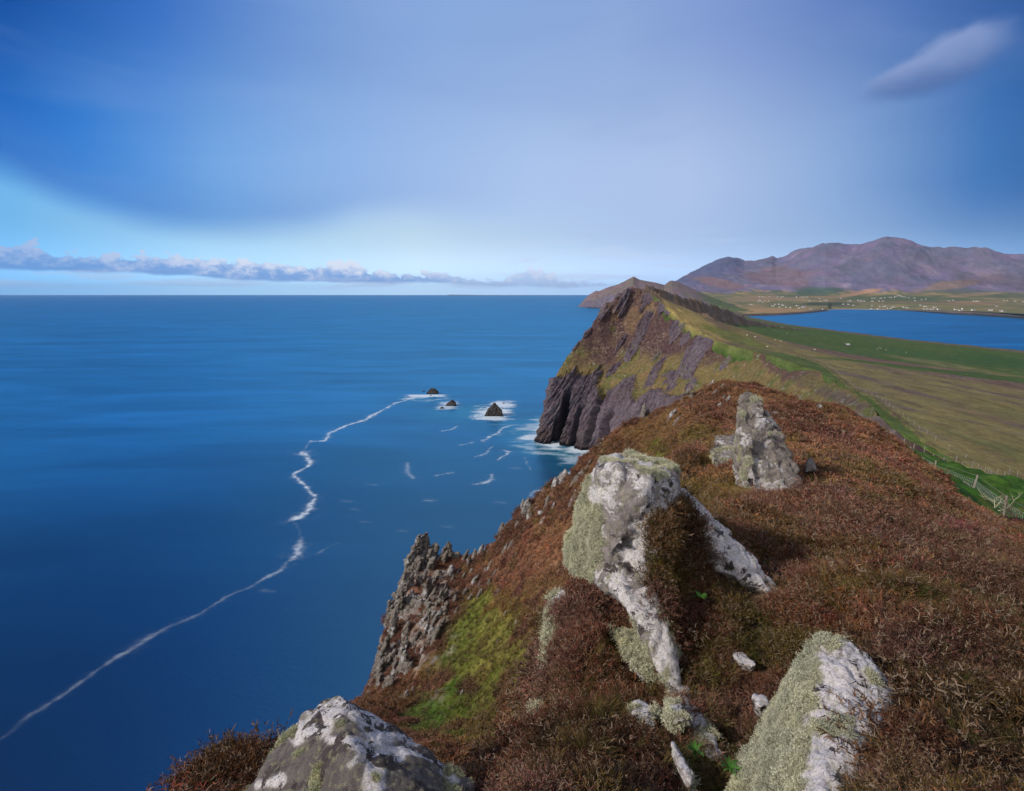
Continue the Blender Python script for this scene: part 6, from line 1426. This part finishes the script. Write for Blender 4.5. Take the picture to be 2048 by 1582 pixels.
# sheep
def sheep_mesh():
    parts = []
    def ell(c, r, nu=10, nv=7):
        V = []; F = []
        for i in range(nv + 1):
            th = math.pi * i / nv
            for j in range(nu):
                ph = 2 * math.pi * j / nu; V.append((c[0] + r[0] * math.sin(th) * math.cos(ph), c[1] + r[1] * math.sin(th) * math.sin(ph), c[2] + r[2] * math.cos(th)))
        for i in range(nv):
            for j in range(nu): F.append((i * nu + j, (i + 1) * nu + j, (i + 1) * nu + (j + 1) % nu, i * nu + (j + 1) % nu))
        return V, F
    body = join([ell((0, 0, 0.62), (0.55, 0.27, 0.28)), ell((0.42, 0, 0.70), (0.24, 0.2, 0.24)), tube_mesh([(0.5, 0, 0.75), (0.68, 0, 0.52), (0.78, 0, 0.36)], [0.13, 0.11, 0.07])] +
                [tube_mesh([(x, y, 0.5), (x + 0.02, y, 0.25), (x, y, 0)], [0.07, 0.045, 0.04]) for x in (-0.33, 0.33) for y in (-0.14, 0.14)])
    return body
M_WOOL = simple_mat('wool', (0.62, 0.58, 0.50), 0.95, 12, 0.15)
sv, sf = sheep_mesh(); SM = new_mesh('sheep', sv, sf); SM.materials.append(M_WOOL)
sh = [(1400 + x / 5.85, 560 + y / 5.85) for x, y in ((548, 655), (645, 672), (880, 712), (940, 725), (1340, 822), (785, 790), (1018, 630), (868, 592), (725, 532))] + [(1700 + x / 5.885, 560 + y / 5.885) for x, y in ((340, 803), (360, 808), (422, 828), (548, 852), (650, 865), (662, 855), (320, 818))]
for i, (px, py) in enumerate(sh):
    w = on_moor(px, py); o = bpy.data.objects.new('sheep', SM); COL.objects.link(o); o.location = tuple(w); o.rotation_euler = (0, 0, rh.uniform(-0.6, 0.6)); o.scale = (1.3, 1.3, 1.3)
    lab, gr = ('white sheep grazing high on the moor, left of the dark shed', 'sheep left of the shed') if px < 1690 else ('white sheep grazing in the loose flock right of the dark shed', 'sheep right of the shed')
    tag(o, lab, 'sheep', gr)

# ================================================================== SHRUBS
def branchy(rng, o, L, r, depth, spread=0.55, wob=0.25):
    parts = []
    def grow(p, d, L, r, k):
        pts = [p]; q = p.copy(); dd = d.copy()
        for s in range(4):
            dd = dd + rng.normal(0, wob, 3) * 0.6; dd /= np.linalg.norm(dd); q = q + dd * L / 4; pts.append(q.copy())
        parts.append(tube_mesh(pts, np.linspace(r, r * 0.55, 5), 5))
        if k > 0:
            for _ in range(rng.integers(2, 4)):
                j = rng.integers(2, 5); nd = dd + rng.normal(0, spread, 3); nd[2] = abs(nd[2]) * 0.8 + 0.15; nd /= np.linalg.norm(nd)
                grow(pts[j], nd, L * rng.uniform(0.55, 0.8), r * 0.55, k - 1)
    for _ in range(3):
        d = np.array([rng.normal(0, 0.45), rng.normal(0, 0.3), 1.0]); d /= np.linalg.norm(d); grow(np.array(o, float), d, L, r, depth)
    return join(parts)
M_BONE = simple_mat('bleached_twigs', (0.42, 0.40, 0.27), 0.85, 20, 0.25); M_TWIG = simple_mat('brown_twigs', (0.13, 0.075, 0.05), 0.85, 20, 0.3)
b = on_hill(1985, 1032, 30); v, f = branchy(R_(3), b, 0.75, 0.030, 3)
o = link('shrub', new_mesh('shrub', v, f), M_BONE); tag(o, 'leafless shrub of bleached pale branches beside the wire fence', 'shrub')
b = on_hill(2030, 1056, 24); v, f = branchy(R_(9), b, 0.75, 0.020, 4, 0.4)
o = link('shrub', new_mesh('shrub', v, f), M_TWIG); tag(o, 'dark brown twiggy shrub at the right edge by the fence', 'shrub')

# green rosettes
def rosette(px, py, Y, n, L, w, label, seed, tint=(0.05, 0.13, 0.02)):
    rng = R_(seed); c = P(px, py, Y); z = ground_z(np.array([c[0]]), np.array([c[1]]))[0][0]; c = np.array([c[0], c[1], max(z, c[2] - 0.1) + 0.03])
    V, F = [], []
    for i in range(n):
        a = rng.uniform(0, 6.283); d = np.array([math.cos(a), math.sin(a), rng.uniform(0.5, 1.6)]); d /= np.linalg.norm(d); sd = np.array([-math.sin(a), math.cos(a), 0]); p = c.copy(); k = len(V); ll = L * rng.uniform(0.6, 1.1)
        for s in range(5):
            ww = w * math.sin(math.pi * (0.18 + 0.78 * s / 4)) ; V += [p - sd * ww / 2, p + sd * ww / 2 + np.array([0, 0, 0.003])]
            if s: F.append((k + 2 * s - 2, k + 2 * s - 1, k + 2 * s + 1, k + 2 * s))
            p = p + d * ll / 4; d = d + np.array([0, 0, -0.28]); d /= np.linalg.norm(d)
    m = bpy.data.materials.get('green_leaf') or simple_mat('green_leaf', tint, 0.6, 30, 0.3)
    o = link('leafy_plant', new_mesh('leafy_plant', V, F), m); tag(o, label, 'plant')
rosette(1400, 1178, 3.6, 12, 0.07, 0.015, 'bright green leafy plant beside white stones under the tall rock', 1)
rosette(1392, 1480, 2.35, 16, 0.065, 0.014, 'green leafy plant in the grass at the bottom, left of the other one there', 2)
rosette(1462, 1510, 2.15, 16, 0.06, 0.013, 'green leafy plant in the grass next to the furry flank of the pointed rock', 3)

for _o in SC.objects:
    if _o.parent or _o.get('label'): continue
    _n = _o.name.split('.')[0]
    _l = {'sea': 'blue sea with winding foam streaks', 'mountain': 'purple brown mountain range and plain beyond the bay', 'far_headland': 'far headland with a small pointed top', 'distant_island': 'faint low island on the horizon',
          'headland': 'great ribbed sea cliff and headland', 'moorland': 'green and straw coloured moor sloping to the bay', 'hillside': 'brown heather slope falling to the sea', 'ground': 'dark peaty ground under the near heather',
          'heather': 'brown and reddish heather covering the hill', 'grass': 'straw and green grass growing between the heather'}.get(_n)
    if _l: _o['label'] = _l
# ================================================================== HAZE
def make_haze():
    bm = bmesh.new(); bmesh.ops.create_cube(bm, size=1.0)
    me = bpy.data.meshes.new('haze'); bm.to_mesh(me); bm.free()
    o = bpy.data.objects.new('haze', me); COL.objects.link(o)
    zt = 1060; o.location = (0, 27500, (zt - 12) / 2); o.scale = (144000, 70000, zt + 12)
    m = bpy.data.materials.new('haze'); m.use_nodes = True; t = NT(m.node_tree); t.n.clear()
    out = t.node('ShaderNodeOutputMaterial'); v = t.node('ShaderNodeVolumePrincipled')
    v.inputs['Color'].default_value = (0.40, 0.62, 1.0, 1); v.inputs['Density'].default_value = 1.2e-5; v.inputs['Anisotropy'].default_value = 0.0
    t.l.new(v.outputs[0], out.inputs['Volume']); me.materials.append(m)
    tag(o, kind='stuff')
HAZE = True
if HAZE: make_haze()
